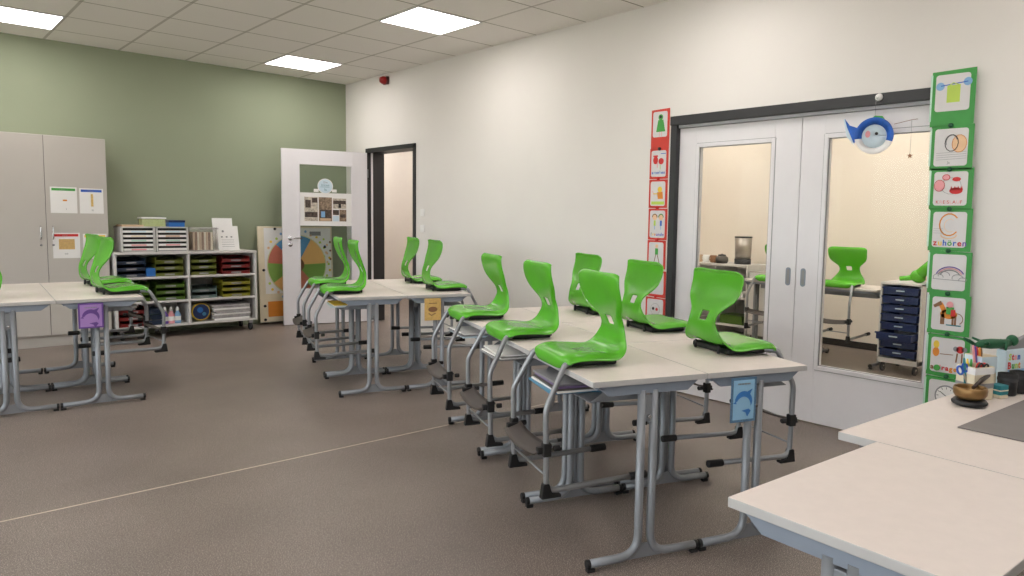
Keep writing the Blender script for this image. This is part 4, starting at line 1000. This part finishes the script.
# counter shelf in adjoining room (left window)
t = thing('open_counter', 'grey white open counter shelf seen through the left glass door', 'counter', (6.95, 4.42, 0))
b = MB('shelf_white'); b.b2(0, .45, 0, 1.35, .80, .825); b.b2(0, .45, .0, .02, 0, .80); b.b2(0, .45, 1.33, 1.35, 0, .80); b.b2(.43, .45, 0, 1.35, 0, .80); b.b2(0, .45, .42, .44, 0, .80)
b.build('carcass', t, bevel=.002)
for z in (.12, .44): MB('shelf_white').b2(.01, .43, .02, 1.33, z, z+.02).build('shelf_board', t)
simple(MB('tray_green').b2(0, .25, 0, .3, 0, .10), 'storage_box', 'green storage box low in the counter shelf behind the left glass door', 'box', (7.0, 4.50, .1405), bevel=.004)
simple(MB('paper').b2(0, .25, 0, .25, 0, .05), 'paper_pile', 'white paper pile in the counter shelf behind the left glass door', 'papers', (6.99, 4.50, .4605))
t = thing('low_cabinet', 'light grey low cabinet between counter and tables in the adjoining room', 'cabinet', (6.98, 4.16, 0)); b = MB('bin_grey'); b.b2(0, .42, 0, .25, .05, .76); b.b2(.03, .42, .01, .24, 0, .05, 'cabinet_dark'); b.build('body', t, bevel=.002); MB('shelf_white').b2(-.012, -.001, .004, .246, .06, .75).build('door', t, bevel=.002)
t = thing('steel_bin', 'brushed steel cylinder standing on the counter behind the left glass door', 'container', (7.12, 4.60, .8255))
MB('steel').lathe([(0, .06), (.088, .06), (.098, .31), (.093, .31), (.085, .07)], n=28).build('body', t); MB('rubber').lathe([(0, 0), (.092, 0), (.094, .06), (0, .062)], n=28).build('base', t); MB('black_plastic').lathe([(.098, .300), (.101, .305), (.099, .314), (.092, .314)], n=28).build('rim', t)
t = thing('jar', 'dark squat jar beside the steel cylinder on the counter', 'jar', (7.03, 4.82, .8255)); MB('cabinet_dark').lathe([(0, 0), (.06, 0), (.075, .03), (.07, .07), (.045, .085)], n=22).build('body', t); MB('rubber').lathe([(.045, .085), (.045, .1), (.01, .105), (0, .115)], n=22).build('lid', t)
for k, (y, m, l) in enumerate(((4.95, 'ink_brown', 'brown mug on the counter, nearest the jar'), (5.05, 'paper', 'white mug on the counter, right of the patterned one'), (5.15, 'kraft', 'patterned tan mug on the counter'), (5.26, 'paper_blueish', 'pale mug on the counter at the edge of the glass'))):
    t = thing('mug', l, 'mug', (7.05, y, .8255), 0, 'mugs on the counter'); MB(m).lathe([(0, 0), (.034, 0), (.038, .01), (.04, .085), (.036, .085), (.034, .01), (0, .008)], n=20).build('body', t)
    MB(m).tube([(0, .038, .07), (0, .062, .06), (0, .062, .035), (0, .038, .025)], .005, n=6).build('handle', t)

# ------------------------------------------------------------------ world, camera, view
W_ = bpy.data.worlds.new('World'); S.world = W_; W_.use_nodes = True
bg = W_.node_tree.nodes['Background']; bg.inputs['Strength'].default_value = 6.6
N = W_.node_tree.nodes.new; tc = N('ShaderNodeTexCoord'); sp = N('ShaderNodeSeparateXYZ'); rp = N('ShaderNodeValToRGB')
W_.node_tree.links.new(tc.outputs['Generated'], sp.inputs[0]); W_.node_tree.links.new(sp.outputs['Z'], rp.inputs['Fac']); W_.node_tree.links.new(rp.outputs['Color'], bg.inputs['Color'])
rp.color_ramp.elements[0].color = (.66, .63, .58, 1); rp.color_ramp.elements[0].position = .0
rp.color_ramp.elements[1].color = (.80, .88, 1, 1); rp.color_ramp.elements[1].position = .5
e = rp.color_ramp.elements.new(.02); e.color = (.95, .97, 1, 1)

cam = bpy.data.cameras.new('Camera'); co = bpy.data.objects.new('Camera', cam); C.objects.link(co)
F, YAW, PIT, ROL, PX, PY = 723.0, .7610, .0889, .0191, 568.3, 283.5
fw = Vector((math.sin(YAW)*math.cos(PIT), math.cos(YAW)*math.cos(PIT), -math.sin(PIT)))
rt = Vector((math.cos(YAW), -math.sin(YAW), 0)); up = rt.cross(fw)
r_ = rt*math.cos(ROL) + up*math.sin(ROL); u_ = -rt*math.sin(ROL) + up*math.cos(ROL)
M = Matrix((r_, u_, -fw)).transposed().to_4x4(); M.translation = (0, 0, 1.3); co.matrix_world = M
cam.sensor_width = 36; cam.lens = F*36/1024; cam.shift_x = -(PX-512)/1024; cam.shift_y = (PY-288)/1024
cam.clip_start = .05; S.camera = co
vs = S.view_settings; vs.view_transform = 'Standard'; vs.look = 'None'; vs.exposure = .08; vs.gamma = 1; vs.use_curve_mapping = False
